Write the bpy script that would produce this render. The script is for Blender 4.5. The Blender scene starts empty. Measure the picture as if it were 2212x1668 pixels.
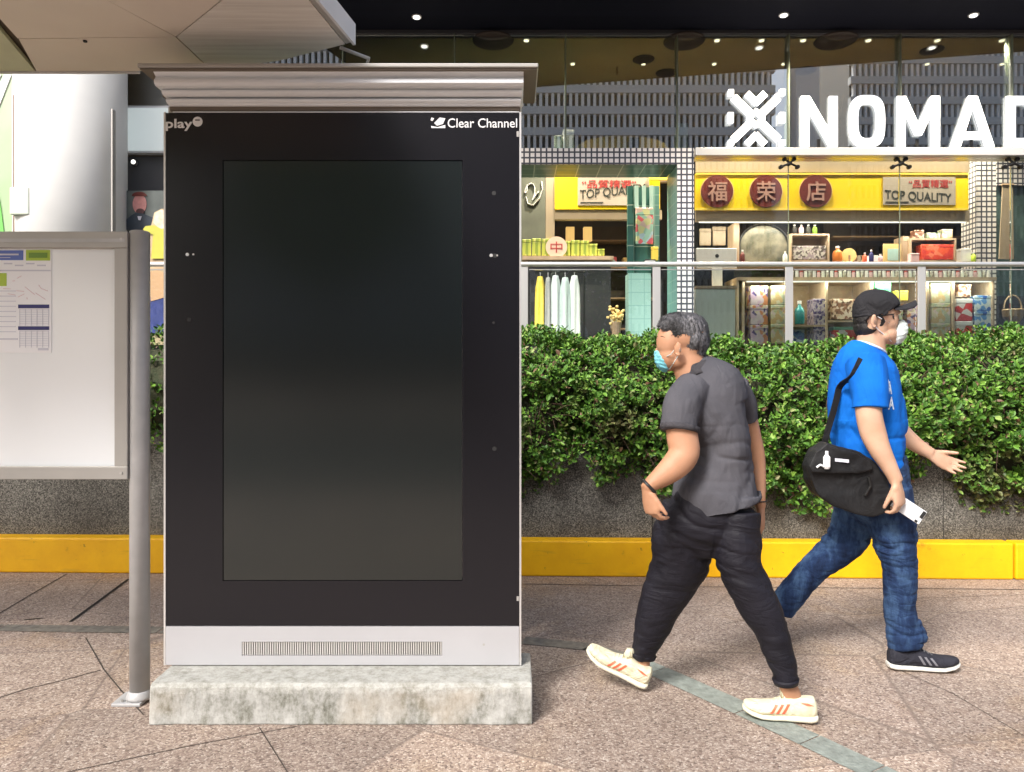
import bpy, math, random
import numpy as np
from mathutils import Vector, Matrix, noise
from mathutils.bvhtree import BVHTree
R = math.radians
random.seed(7); rng = np.random.default_rng(7)
sc = bpy.context.scene
COL = sc.collection
# ------------------------------------------------------------------ camera
EYE = 1.36; F = 1600.0; CX = 1106.0; HY = 810.0      # focal length and horizon in pixels of a 2212 wide picture
cam = bpy.data.cameras.new("camera"); co = bpy.data.objects.new("camera", cam); COL.objects.link(co)
co.location = (0, 0, EYE); co.rotation_euler = (R(90), 0, 0)
cam.sensor_width = 36; cam.lens = 36 * F / 2212; cam.shift_y = -24 / 2212
cam.clip_start = 0.05; cam.clip_end = 2000
sc.camera = co
# ------------------------------------------------------------------ world, sun, exposure
SUN_EL, SUN_AZ = R(44), R(216)     # high, behind the camera on the left, through thin cloud
w = bpy.data.worlds.new("World"); sc.world = w; w.use_nodes = True
nt = w.node_tree; bg = nt.nodes['Background']
sky = nt.nodes.new('ShaderNodeTexSky'); sky.sky_type = 'NISHITA'; sky.sun_disc = False
sky.sun_elevation = SUN_EL; sky.sun_rotation = SUN_AZ; sky.dust_density = 5; sky.air_density = 1; sky.ozone_density = 1
hs = nt.nodes.new('ShaderNodeHueSaturation'); hs.inputs['Saturation'].default_value = 0.8
nt.links.new(sky.outputs[0], hs.inputs['Color']); nt.links.new(hs.outputs[0], bg.inputs[0]); bg.inputs[1].default_value = 0.15
sl = bpy.data.lights.new("sun", 'SUN'); so = bpy.data.objects.new("sun", sl); COL.objects.link(so)
sl.energy = 2.3; sl.angle = R(14); sl.color = (1, .985, .97)
sd = Vector((math.sin(SUN_AZ) * math.cos(SUN_EL), math.cos(SUN_AZ) * math.cos(SUN_EL), math.sin(SUN_EL)))
so.rotation_euler = sd.to_track_quat('Z', 'Y').to_euler(); so.location = (0, -5, 20)
sc.view_settings.view_transform = 'Standard'; sc.view_settings.look = 'None'
sc.view_settings.gamma = 1; sc.view_settings.exposure = 0.8
sc.cycles.max_bounces = 8; sc.cycles.transparent_max_bounces = 16; sc.cycles.caustics_reflective = False
sc.cycles.sample_clamp_indirect = 4

# ------------------------------------------------------------------ mapping helpers
def P(px, py, Y): return Vector(((px - CX) * Y / F, Y, EYE + (HY - py) * Y / F))
def PX(px, Y): return (px - CX) * Y / F
def PZ(py, Y): return EYE + (HY - py) * Y / F
def G(px, py, z=0.0):            # a point on a horizontal plane
    Y = F * (z - EYE) / (HY - py); return Vector(((px - CX) * Y / F, Y, z))

# ------------------------------------------------------------------ mesh builder
def wloc(o):
    v = Vector((0, 0, 0))
    while o: v += o.location; o = o.parent
    return v
class MB:
    def __init__(s): s.v = []; s.f = []
    def add(s, vs, fs):
        n = len(s.v); s.v += [tuple(a) for a in vs]; s.f += [tuple(n + i for i in f) for f in fs]; return s
    def box(s, x0, x1, y0, y1, z0, z1, rot=0, c=None):
        vs = [Vector(p) for p in ((x0,y0,z0),(x1,y0,z0),(x1,y1,z0),(x0,y1,z0),(x0,y0,z1),(x1,y0,z1),(x1,y1,z1),(x0,y1,z1))]
        if rot:
            c = Vector(c) if c else Vector(((x0+x1)/2, (y0+y1)/2, (z0+z1)/2))
            M = Matrix.Rotation(rot, 3, 'Y'); vs = [M @ (v - c) + c for v in vs]
        return s.add(vs, [(0,3,2,1),(4,5,6,7),(0,1,5,4),(1,2,6,5),(2,3,7,6),(3,0,4,7)])
    def pbox(s, a, b, c, d, Y, t=.02, back=True):      # picture rectangle a..c by b..d standing at depth Y, t thick
        return s.box(PX(a, Y), PX(c, Y), Y, Y + t, PZ(d, Y), PZ(b, Y))
    def prism(s, poly, z0, z1, ax='Z'):                # polygon (u,v) extruded along ax
        n = len(poly)
        def m(u, v, h): return (u, v, h) if ax == 'Z' else ((u, h, v) if ax == 'Y' else (h, u, v))
        vs = [m(u, v, z0) for u, v in poly] + [m(u, v, z1) for u, v in poly]
        fs = [tuple(range(n))[::-1], tuple(range(n, 2*n))] + [(i, (i+1) % n, n+(i+1) % n, n+i) for i in range(n)]
        return s.add(vs, fs)
    def cyl(s, c, r, h, seg=20, ax='Z', r2=None):
        r2 = r if r2 is None else r2; c = Vector(c); vs = []
        for k, (rr, hh) in enumerate(((r, 0), (r2, h))):
            for i in range(seg):
                a = 2*math.pi*i/seg; u, v = rr*math.cos(a), rr*math.sin(a)
                vs.append(c + (Vector((u, v, hh)) if ax == 'Z' else (Vector((u, hh, v)) if ax == 'Y' else Vector((hh, u, v)))))
        return s.add(vs, [tuple(range(seg))[::-1], tuple(range(seg, 2*seg))] + [(i, (i+1) % seg, seg+(i+1) % seg, seg+i) for i in range(seg)])
    def lathe(s, c, prof, seg=18):
        c = Vector(c); vs = []; fs = []
        for r, z in prof:
            for i in range(seg):
                a = 2*math.pi*i/seg; vs.append(c + Vector((r*math.cos(a), r*math.sin(a), z)))
        for k in range(len(prof)-1):
            for i in range(seg): fs.append((k*seg+i, k*seg+(i+1) % seg, (k+1)*seg+(i+1) % seg, (k+1)*seg+i))
        fs.append(tuple(range(seg))[::-1]); fs.append(tuple(range((len(prof)-1)*seg, len(prof)*seg)))
        return s.add(vs, fs)
    def rings(s, rings):
        n = len(rings[0]); vs = [p for r in rings for p in r]; fs = []
        for k in range(len(rings)-1):
            for i in range(n): fs.append((k*n+i, k*n+(i+1) % n, (k+1)*n+(i+1) % n, (k+1)*n+i))
        fs.append(tuple(range(n))[::-1]); fs.append(tuple(range((len(rings)-1)*n, len(rings)*n)))
        return s.add(vs, fs)
    def tube(s, pts, rad, seg=10, flat=None):
        pts = [Vector(p) for p in pts]; n = len(pts)
        if not hasattr(rad, '__len__'): rad = [rad]*n
        rg = []; ref = None
        for i, p in enumerate(pts):
            t = (pts[min(i+1, n-1)] - pts[max(i-1, 0)]).normalized()
            if ref is None:
                ref = Vector((0, 0, 1)) if abs(t.z) < .9 else Vector((1, 0, 0))
            a = t.cross(ref).normalized(); b = a.cross(t).normalized(); ref = b
            k = flat or 1
            rg.append([p + a*rad[i]*math.cos(2*math.pi*j/seg) + b*rad[i]*k*math.sin(2*math.pi*j/seg) for j in range(seg)])
        return s.rings(rg)
    def ell(s, c, r, rot=(0, 0, 0), seg=24, rgs=14):
        from mathutils import Euler
        M = Euler(rot).to_matrix(); c = Vector(c); rg = []
        for k in range(1, rgs):
            th = math.pi*k/rgs
            rg.append([c + M @ Vector((r[0]*math.sin(th)*math.cos(2*math.pi*i/seg), r[1]*math.sin(th)*math.sin(2*math.pi*i/seg), -r[2]*math.cos(th))) for i in range(seg)])
        return s.rings(rg)
    def loft(s, st, seg=24, sub=4):                    # st: (px, py, Y, half width in px, half depth in m)
        A = [np.array([*P(a[0], a[1], a[2]), a[3]*a[2]/F, a[4]]) for a in st]
        pts = []
        for i in range(len(A)-1):
            p0, p1, p2, p3 = A[max(i-1, 0)], A[i], A[i+1], A[min(i+2, len(A)-1)]
            for k in range(sub):
                t = k/sub; pts.append(.5*((2*p1)+(-p0+p2)*t+(2*p0-5*p1+4*p2-p3)*t*t+(-p0+3*p1-3*p2+p3)*t**3))
        pts.append(A[-1]); rg = []; n = len(pts)
        for i, q in enumerate(pts):
            t = Vector(pts[min(i+1, n-1)][:3] - pts[max(i-1, 0)][:3]).normalized()
            nn = Vector((t.z, 0, -t.x)); nn = nn.normalized() if nn.length > .05 else Vector((1, 0, 0))
            d = nn.cross(t).normalized(); c = Vector(q[:3])
            rg.append([c + nn*q[3]*math.cos(2*math.pi*j/seg) + d*q[4]*math.sin(2*math.pi*j/seg) for j in range(seg)])
        return s.rings(rg)
    def mesh(s, name, off=(0, 0, 0)):
        me = bpy.data.meshes.new(name); o = Vector(off)
        me.from_pydata([Vector(v) - o for v in s.v], [], s.f); me.validate(); me.update(); return me
    def build(s, name, m, parent=None, smooth=False, bevel=0, origin=None):
        if parent is not None: base = wloc(parent)
        else:
            a = np.array(s.v); base = Vector(((a[:, 0].min()+a[:, 0].max())/2, (a[:, 1].min()+a[:, 1].max())/2, a[:, 2].min()))
        o = bpy.data.objects.new(name, s.mesh(name, base)); COL.objects.link(o)
        if parent is not None: o.parent = parent
        else: o.location = base
        o.data.materials.append(m)
        if smooth: shade(o)
        if bevel:
            b = o.modifiers.new('b', 'BEVEL'); b.width = bevel; b.segments = 2; b.limit_method = 'ANGLE'; b.angle_limit = R(40)
        return o
def shade(o, ang=None):
    o.data.polygons.foreach_set('use_smooth', [True]*len(o.data.polygons))
    if ang:
        pass
def tag(o, label=None, cat=None, group=None, kind=None):
    if label: o['label'] = label
    if cat: o['category'] = cat
    if group: o['group'] = group
    if kind: o['kind'] = kind
    return o
def thing(name, label, cat, loc=(0, 0, 0), group=None):
    o = bpy.data.objects.new(name, None); COL.objects.link(o); o.location = loc; o.empty_display_size = .1
    return tag(o, label, cat, group)
def dup(root, loc, label=None):
    r = root.copy(); COL.objects.link(r); r.location = loc
    if label: r['label'] = label
    for ch in list(root.children):
        c = ch.copy(); COL.objects.link(c); c.parent = r
        for g in list(ch.children):
            d = g.copy(); COL.objects.link(d); d.parent = c
    return r

# ------------------------------------------------------------------ materials
def mat(name, col, rough=.6, metal=0, spec=.5, bump=0, bscale=40, var=0, vscale=6, emit=None, es=0, coat=0, sss=0, trans=0, stretch=None, col2=None):
    m = bpy.data.materials.new(name); m.use_nodes = True; t = m.node_tree; b = t.nodes['Principled BSDF']
    b.inputs['Base Color'].default_value = (*col, 1); b.inputs['Roughness'].default_value = rough
    b.inputs['Metallic'].default_value = metal; b.inputs['Specular IOR Level'].default_value = spec
    if coat: b.inputs['Coat Weight'].default_value = coat; b.inputs['Coat Roughness'].default_value = .08
    if sss: b.inputs['Subsurface Weight'].default_value = sss; b.inputs['Subsurface Radius'].default_value = (.01, .004, .002); b.inputs['Subsurface Scale'].default_value = 1
    if emit: b.inputs['Emission Color'].default_value = (*emit, 1); b.inputs['Emission Strength'].default_value = es
    tc = t.nodes.new('ShaderNodeTexCoord'); vec = tc.outputs['Object']
    if stretch:
        mp = t.nodes.new('ShaderNodeMapping'); mp.inputs['Scale'].default_value = stretch; t.links.new(vec, mp.inputs[0]); vec = mp.outputs[0]
    if var or col2:
        n = t.nodes.new('ShaderNodeTexNoise'); n.inputs['Scale'].default_value = vscale; n.inputs['Detail'].default_value = 5
        t.links.new(vec, n.inputs['Vector'])
        rp = t.nodes.new('ShaderNodeValToRGB'); rp.color_ramp.elements[0].position = .3; rp.color_ramp.elements[1].position = .7
        c2 = col2 or tuple(c*(1+var) for c in col); c1 = col if col2 else tuple(c*(1-var) for c in col)
        rp.color_ramp.elements[0].color = (*c1, 1); rp.color_ramp.elements[1].color = (*c2, 1)
        t.links.new(n.outputs[0], rp.inputs[0]); t.links.new(rp.outputs[0], b.inputs['Base Color'])
    if bump:
        n = t.nodes.new('ShaderNodeTexNoise'); n.inputs['Scale'].default_value = bscale; n.inputs['Detail'].default_value = 4
        t.links.new(vec, n.inputs['Vector']); bp = t.nodes.new('ShaderNodeBump'); bp.inputs['Strength'].default_value = bump; bp.inputs['Distance'].default_value = .01
        t.links.new(n.outputs[0], bp.inputs['Height']); t.links.new(bp.outputs[0], b.inputs['Normal'])
    return m
def nodes(m): return m.node_tree, m.node_tree.nodes['Principled BSDF']
def ramp(t, src, stops, interp='LINEAR'):
    r = t.nodes.new('ShaderNodeValToRGB'); cr = r.color_ramp; cr.interpolation = interp
    while len(cr.elements) < len(stops): cr.elements.new(.5)
    for e, (p, c) in zip(cr.elements, stops): e.position = p; e.color = (*c, 1) if len(c) == 3 else c
    t.links.new(src, r.inputs[0]); return r.outputs[0]
def mixc(t, fac, a, b, mode='MIX'):
    n = t.nodes.new('ShaderNodeMix'); n.data_type = 'RGBA'; n.blend_type = mode
    for s, i in ((fac, 0), (a, 6), (b, 7)):
        if hasattr(s, 'links'): t.links.new(s, n.inputs[i])
        elif i == 0: n.inputs[0].default_value = s
        else: n.inputs[i].default_value = (*s, 1)
    return n.outputs[2]
def tex(t, kind, scale, vec, **kw):
    n = t.nodes.new('ShaderNodeTex'+kind); n.inputs['Scale'].default_value = scale; t.links.new(vec, n.inputs['Vector'])
    for k, v in kw.items():
        if k in n.inputs: n.inputs[k].default_value = v
        else: setattr(n, k, v)
    return n

M = {}
M['steel'] = mat('brushed steel', (.55, .54, .52), .38, .75, bump=.05, bscale=60, stretch=(1, 1, .05), var=.05)
M['steel_light'] = mat('satin steel', (.72, .71, .69), .35, .6)
M['pole'] = mat('painted grey pole', (.44, .44, .44), .42, .15, var=.08, vscale=12)
M['alu'] = mat('anodised frame', (.40, .385, .36), .42, .2, var=.04, vscale=9)
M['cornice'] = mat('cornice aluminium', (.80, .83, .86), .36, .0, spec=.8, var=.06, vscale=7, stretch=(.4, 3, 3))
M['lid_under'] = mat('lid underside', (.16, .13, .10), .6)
M['white_paint'] = mat('white powder coat', (.66, .67, .68), .42, var=.03)
M['skirt'] = mat('silver skirt', (.46, .46, .475), .42, .2, var=.03)
M['bezel'] = mat('black bezel glass', (.008, .0075, .010), .24, spec=.38, bump=.012, bscale=3)
M['screen'] = mat('dark screen glass', (.007, .010, .009), .17, spec=.78, bump=.03, bscale=1.3)
M['black'] = mat('black plastic', (.012, .012, .012), .5)
M['rubber'] = mat('black seal', (.02, .02, .02), .7)
M['white'] = mat('white print', (.8, .8, .8), .5)
M['white_glow'] = mat('backlit white letter', (.85, .86, .9), .4, emit=(.93, .96, 1), es=.72)
M['lamp'] = mat('lamp lens', (.9, .85, .7), .4, emit=(1, .88, .62), es=3.0)
M['lamp_cool'] = mat('lamp lens cool', (.9, .9, .85), .4, emit=(1, .97, .9), es=1.5)
M['board'] = mat('white board', (.86, .89, .91), .28, coat=.6, spec=.5, var=.02, vscale=1.5)
M['paper'] = mat('white paper', (.86, .86, .88), .6, emit=(1, 1, 1), es=.02)  # faint emission put into the paper to lighten it; no lamp
M['blueprint'] = mat('blue print', (.10, .16, .50), .5)
M['navyprint'] = mat('navy print', (.02, .02, .14), .5)
M['limeprint'] = mat('lime print', (.42, .58, .05), .5)
M['darkgreenprint'] = mat('dark green print', (.16, .30, .03), .5)
M['palegrey'] = mat('pale print', (.62, .62, .70), .5)
M['pinkprint'] = mat('pink print', (.75, .52, .55), .5)
M['brown'] = mat('brown strip', (.22, .14, .10), .5)
M['column'] = mat('white column cladding', (.66, .66, .64), .6, var=.02)
M['darkwall'] = mat('dark wall', (.035, .035, .04), .5, var=.1)
M['brownceil'] = mat('brown ceiling', (.40, .30, .17), .55, var=.1, vscale=2)
M['darkceil'] = mat('dark soffit', (.007, .008, .015), .8, spec=.1, var=.2, vscale=1, stretch=(.1, 8, 1))
M['grille'] = mat('vent grille', (.03, .018, .012), .6)
M['beige'] = mat('beige fascia', (.33, .27, .19), .55, var=.06)
M['wood'] = mat('pale wood', (.46, .35, .24), .5, var=.15, vscale=8, stretch=(1, 1, .15))
M['wood_mid'] = mat('mid wood', (.30, .21, .13), .5, var=.2, vscale=8)
M['yellow'] = mat('yellow sign panel', (.92, .64, .008), .45, var=.03, vscale=2)
M['yellow_light'] = mat('yellow sign edge', (.90, .68, .10), .45)
M['maroon'] = mat('maroon disc', (.13, .018, .012), .45, var=.15, vscale=14)
M['cream'] = mat('cream rim', (.75, .55, .22), .5)
M['pinkwhite'] = mat('pinkish character paint', (.42, .24, .20), .5)
M['redtext'] = mat('red lettering', (.42, .05, .05), .5)
M['darktext'] = mat('dark lettering', (.03, .035, .03), .5)
M['greyboard'] = mat('grey sign board', (.42, .37, .31), .5, var=.06)
M['teal_light'] = mat('light teal panel', (.42, .62, .58), .35, var=.05)
M['mint'] = mat('mint white panel', (.82, .90, .86), .35, var=.04, vscale=3)
M['fitting'] = mat('dark fitting', (.02, .02, .02), .4, .5)
M['hair'] = mat('salt and pepper hair', (.012, .012, .013), .5, bump=.6, bscale=130, stretch=(1, 1, 2.4))
M['black_hair'] = mat('short black hair', (.010, .008, .007), .6, bump=.5, bscale=150)
def skin(name, c, c2):
    m = mat(name, c, .6, sss=.12, col2=c2, vscale=9, bump=.06, bscale=160); return m
M['skin_tan'] = skin('tanned skin', (.40, .20, .11), (.50, .27, .165))
M['skin_light'] = skin('light skin', (.50, .29, .185), (.58, .37, .26))
M['gold'] = mat('gold arch', (.55, .36, .10), .4, var=.2, vscale=5)

# --- fabric materials
def fabric(name, c, c2, bs=350, sc_=5, rough=.85, wr=None, wrot=0, ws=.45):
    m = mat(name, c, rough, spec=.2, col2=c2, vscale=sc_, bump=.25, bscale=bs)
    t, b = nodes(m); tc = t.nodes.new('ShaderNodeTexCoord'); mp = t.nodes.new('ShaderNodeMapping'); mp.inputs['Scale'].default_value = wr or (1, 1, 1); mp.inputs['Rotation'].default_value = (0, R(wrot), 0)
    t.links.new(tc.outputs['Object'], mp.inputs[0]); n = tex(t, 'Noise', 9, mp.outputs[0], Detail=3, Roughness=.45, Distortion=1.6)
    r_ = t.nodes.new('ShaderNodeMath'); r_.operation = 'ABSOLUTE'; q_ = t.nodes.new('ShaderNodeMath'); q_.operation = 'SUBTRACT'; q_.inputs[1].default_value = .5; t.links.new(n.outputs[0], q_.inputs[0]); t.links.new(q_.outputs[0], r_.inputs[0])
    b2 = t.nodes.new('ShaderNodeBump'); b2.inputs['Strength'].default_value = ws; b2.inputs['Distance'].default_value = .06; t.links.new(r_.outputs[0], b2.inputs['Height'])
    old = b.inputs['Normal'].links[0].from_node; t.links.new(b2.outputs[0], old.inputs['Normal']); return m
M['polo'] = fabric('grey pique', (.062, .062, .072), (.088, .086, .098), wr=(1.0, .8, .35), wrot=25, ws=.28)
M['polo_rib'] = fabric('dark rib', (.045, .043, .048), (.06, .056, .062))
M['trouser'] = fabric('black twill', (.008, .0075, .011), (.016, .015, .022), rough=.55, wr=(.5, .5, 1.3), wrot=-20, ws=.26)
M['blue_tee'] = fabric('royal blue jersey', (.003, .105, .47), (.005, .15, .60), wr=(1.0, .8, .35), wrot=-20, ws=.3)
M['tee_white'] = fabric('white collar', (.55, .65, .75), (.6, .7, .8))
M['bag'] = fabric('black nylon', (.010, .010, .011), (.024, .024, .025), rough=.5, ws=.2)
M['cap'] = fabric('black cap cloth', (.016, .016, .018), (.028, .027, .03))
M['mask_blue'] = fabric('blue surgical mask', (.16, .48, .60), (.22, .58, .66), 120)
M['mask_white'] = fabric('white mask', (.56, .62, .60), (.62, .69, .67), 120)
M['shoe_cream'] = fabric('cream knit', (.60, .55, .38), (.70, .66, .49), 90, 12)
M['sole_cream'] = mat('cream foam sole', (.66, .63, .50), .5, var=.04)
M['coral'] = mat('coral stripe', (.75, .14, .07), .5)
M['shoe_black'] = fabric('black canvas', (.012, .013, .018), (.03, .03, .04))
M['sole_white'] = mat('white rubber', (.62, .62, .57), .45, var=.05)
M['denim'] = fabric('dark denim', (.012, .030, .095), (.012, .03, .09), wr=(.8, .8, 1.5), wrot=15, ws=.28)
t, b = nodes(M['denim'])     # faded knees and thighs: worn patches in the cloth itself
tc = t.nodes.new('ShaderNodeTexCoord'); mp = t.nodes.new('ShaderNodeMapping'); mp.inputs['Scale'].default_value = (11, 11, 3.5); mp.inputs['Rotation'].default_value = (0, R(30), 0); t.links.new(tc.outputs['Object'], mp.inputs[0])
n1 = tex(t, 'Noise', 1.2, mp.outputs[0], Detail=6, Roughness=.65)
t.links.new(ramp(t, n1.outputs[0], [(.34, (.008, .016, .045)), (.48, (.016, .036, .095)), (.60, (.045, .09, .18)), (.76, (.11, .18, .30))]), b.inputs['Base Color'])
t, b = nodes(M['hair'])
tc = t.nodes.new('ShaderNodeTexCoord'); mp = t.nodes.new('ShaderNodeMapping'); mp.inputs['Scale'].default_value = (40, 60, 14); mp.inputs['Rotation'].default_value = (0, R(35), 0); t.links.new(tc.outputs['Object'], mp.inputs[0])
n1 = tex(t, 'Noise', 3.0, mp.outputs[0], Detail=8, Roughness=.8); n2 = tex(t, 'Noise', 11, tc.outputs['Object'], Detail=3)
g = mixc(t, ramp(t, n2.outputs[0], [(.32, (0, 0, 0)), (.60, (1, 1, 1))]), (.016, .016, .018), (.22, .215, .23))
t.links.new(mixc(t, ramp(t, n1.outputs[0], [(.42, (0, 0, 0)), (.6, (1, 1, 1))]), (.012, .012, .013), g), b.inputs['Base Color'])

# --- ground: washed pebble paving
m = M['paving'] = mat('washed pebble paving', (.4, .33, .27), .75); t, b = nodes(m)
tc = t.nodes.new('ShaderNodeTexCoord'); v = tc.outputs['Object']
wn = tex(t, 'Noise', 30, v, Detail=2); wv = t.nodes.new('ShaderNodeVectorMath'); wv.operation = 'MULTIPLY_ADD'
t.links.new(wn.outputs[1], wv.inputs[0]); wv.inputs[1].default_value = (.012, .012, .012); t.links.new(v, wv.inputs[2])
vo = tex(t, 'Voronoi', 130, wv.outputs[0]); vo2 = tex(t, 'Voronoi', 130, wv.outputs[0], feature='DISTANCE_TO_EDGE')
sep = t.nodes.new('ShaderNodeSeparateColor'); t.links.new(vo.outputs['Color'], sep.inputs[0])
peb = ramp(t, sep.outputs[0], [(0, (.12, .092, .082)), (.14, (.235, .178, .155)), (.36, (.330, .268, .228)), (.62, (.395, .330, .284)), (.82, (.465, .402, .352)), (1, (.61, .555, .50))])
base = mixc(t, ramp(t, vo2.outputs[0], [(0, (.75, .75, .75)), (.12, (0, 0, 0))]), peb, (.21, .165, .135))
big = tex(t, 'Noise', 1.3, v, Detail=6, Roughness=.6)
base = mixc(t, 1.0, base, ramp(t, big.outputs[0], [(.28, (.72, .70, .68)), (.5, (.95, .93, .9)), (.72, (1.12, 1.08, 1.02))]), 'MULTIPLY')
ye = tex(t, 'Noise', 1.7, v, Detail=4, Roughness=.6, Distortion=.8)
base = mixc(t, ramp(t, ye.outputs[0], [(.55, (0, 0, 0)), (.70, (.55, .55, .55))]), base, mixc(t, 1.0, base, (1.12, .98, .70), 'MULTIPLY'))
sv = t.nodes.new('ShaderNodeMapping'); sv.inputs['Rotation'].default_value = (0, 0, R(24)); sv.inputs['Scale'].default_value = (.75, 1.05, 1); t.links.new(v, sv.inputs[0])
cell = tex(t, 'Voronoi', 1.0, sv.outputs[0]); cell2 = tex(t, 'Voronoi', 1.0, sv.outputs[0], feature='DISTANCE_TO_EDGE'); cs = t.nodes.new('ShaderNodeSeparateColor'); t.links.new(cell.outputs['Color'], cs.inputs[0])
base = mixc(t, 1.0, base, ramp(t, cs.outputs[0], [(0, (.80, .78, .77)), (.5, (.97, .93, .92)), (1, (1.10, 1.06, 1.02))]), 'MULTIPLY')
base = mixc(t, ramp(t, cell2.outputs[0], [(0, (.8, .8, .8)), (.003, (.35, .35, .35)), (.007, (0, 0, 0))]), base, (.15, .115, .095))
gum = tex(t, 'Voronoi', 3.1, v); base = mixc(t, ramp(t, gum.outputs['Distance'], [(.040, (.55, .55, .55)), (.075, (0, 0, 0))]), base, (.16, .13, .11))
st = tex(t, 'Noise', 2.6, v, Detail=7, Roughness=.7, Distortion=.6)
base = mixc(t, ramp(t, st.outputs[0], [(.62, (0, 0, 0)), (.74, (.45, .45, .45))]), base, (.17, .13, .10))
t.links.new(base, b.inputs['Base Color'])
bp = t.nodes.new('ShaderNodeBump'); bp.inputs['Strength'].default_value = .35; bp.inputs['Distance'].default_value = .004
t.links.new(vo2.outputs[0], bp.inputs['Height']); t.links.new(bp.outputs[0], b.inputs['Normal'])
M['strip'] = mat('grey green stone strip', (.215, .24, .215), .7, var=.25, vscale=26, bump=.5, bscale=70)
M['joint'] = mat('dark paving joint', (.055, .042, .034), .9, var=.3, vscale=20)
M['gap'] = mat('open paving gap', (.012, .009, .008), .9)
# --- granite planter
m = M['granite'] = mat('grey granite', (.2, .2, .19), .7); t, b = nodes(m); tc = t.nodes.new('ShaderNodeTexCoord'); v = tc.outputs['Object']
vo = tex(t, 'Voronoi', 150, v); sep = t.nodes.new('ShaderNodeSeparateColor'); t.links.new(vo.outputs['Color'], sep.inputs[0])
c = ramp(t, sep.outputs[1], [(0, (.035, .033, .03)), (.3, (.12, .115, .105)), (.6, (.20, .19, .175)), (.85, (.30, .285, .27)), (1, (.42, .40, .37))])
n2 = tex(t, 'Noise', 2.2, v, Detail=6); c = mixc(t, 1.0, c, ramp(t, n2.outputs[0], [(.3, (.40, .39, .36)), (.7, (.80, .81, .77))]), 'MULTIPLY')
t.links.new(c, b.inputs['Base Color'])
# --- plinth concrete, white washed with mould and rust stains
m = M['plinth'] = mat('weathered concrete', (.5, .5, .45), .8, bump=.35, bscale=45); t, b = nodes(m); tc = t.nodes.new('ShaderNodeTexCoord'); v = tc.outputs['Object']
mp = t.nodes.new('ShaderNodeMapping'); mp.inputs['Scale'].default_value = (6.5, 6.5, 3.0); t.links.new(v, mp.inputs[0])
n1 = tex(t, 'Noise', 2.0, mp.outputs[0], Detail=9, Roughness=.72); n2 = tex(t, 'Noise', 28, v, Detail=6, Roughness=.8)
mu = t.nodes.new('ShaderNodeMath'); mu.operation = 'MULTIPLY_ADD'; t.links.new(n2.outputs[0], mu.inputs[0]); mu.inputs[1].default_value = .45; t.links.new(n1.outputs[0], mu.inputs[2])
c = ramp(t, mu.outputs[0], [(.50, (.07, .07, .055)), (.61, (.18, .18, .15)), (.71, (.31, .31, .285)), (.86, (.44, .44, .415))])
n3 = tex(t, 'Noise', 3.1, v, Detail=3); c = mixc(t, ramp(t, n3.outputs[0], [(.56, (0, 0, 0)), (.72, (.40, .40, .40))]), c, (.38, .30, .20))
sx = t.nodes.new('ShaderNodeSeparateXYZ'); t.links.new(v, sx.inputs[0])    # paler band along the top edge with its own noisy outline
md = t.nodes.new('ShaderNodeMath'); md.operation = 'MULTIPLY_ADD'; t.links.new(n2.outputs[0], md.inputs[0]); md.inputs[1].default_value = .05; t.links.new(sx.outputs[2], md.inputs[2])
c = mixc(t, ramp(t, md.outputs[0], [(.145, (0, 0, 0)), (.165, (.8, .8, .8))]), c, mixc(t, ramp(t, n2.outputs[0], [(.35, (0, 0, 0)), (.6, (1, 1, 1))]), (.24, .235, .20), (.43, .43, .40)))
t.links.new(c, b.inputs['Base Color'])
# --- yellow kerb
m = M['kerb'] = mat('yellow kerb paint', (.80, .42, .004), .5, bump=.15, bscale=18); t, b = nodes(m); tc = t.nodes.new('ShaderNodeTexCoord')
n1 = tex(t, 'Noise', 5, tc.outputs['Object'], Detail=8, Roughness=.7)
t.links.new(ramp(t, n1.outputs[0], [(.24, (.40, .19, .01)), (.36, (.84, .44, .002)), (.7, (.95, .54, .003))]), b.inputs['Base Color'])
ky = b.inputs['Base Color'].links[0].from_socket; n2 = tex(t, 'Noise', 22, tc.outputs['Object'], Detail=7, Roughness=.75); mpk = t.nodes.new('ShaderNodeMapping'); mpk.inputs['Scale'].default_value = (1, 1, 9); t.links.new(tc.outputs['Object'], mpk.inputs[0]); n3 = tex(t, 'Noise', 3, mpk.outputs[0], Detail=6)
kk_ = mixc(t, ramp(t, n2.outputs[0], [(.63, (0, 0, 0)), (.69, (.85, .85, .85))]), ky, (.10, .06, .02)); kk_ = mixc(t, ramp(t, n3.outputs[0], [(.62, (0, 0, 0)), (.75, (.45, .45, .45))]), kk_, (.45, .25, .03)); sxk = t.nodes.new('ShaderNodeSeparateXYZ'); t.links.new(tc.outputs['Object'], sxk.inputs[0]); mk_ = t.nodes.new('ShaderNodeMath'); mk_.operation = 'MULTIPLY_ADD'; t.links.new(n2.outputs[0], mk_.inputs[0]); mk_.inputs[1].default_value = -.05; t.links.new(sxk.outputs[2], mk_.inputs[2]); kk_ = mixc(t, ramp(t, mk_.outputs[0], [(.0, (.8, .8, .8)), (.012, (0, 0, 0))]) if False else 0.0, kk_, (.1, .06, .02)); t.links.new(kk_, b.inputs['Base Color'])
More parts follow.
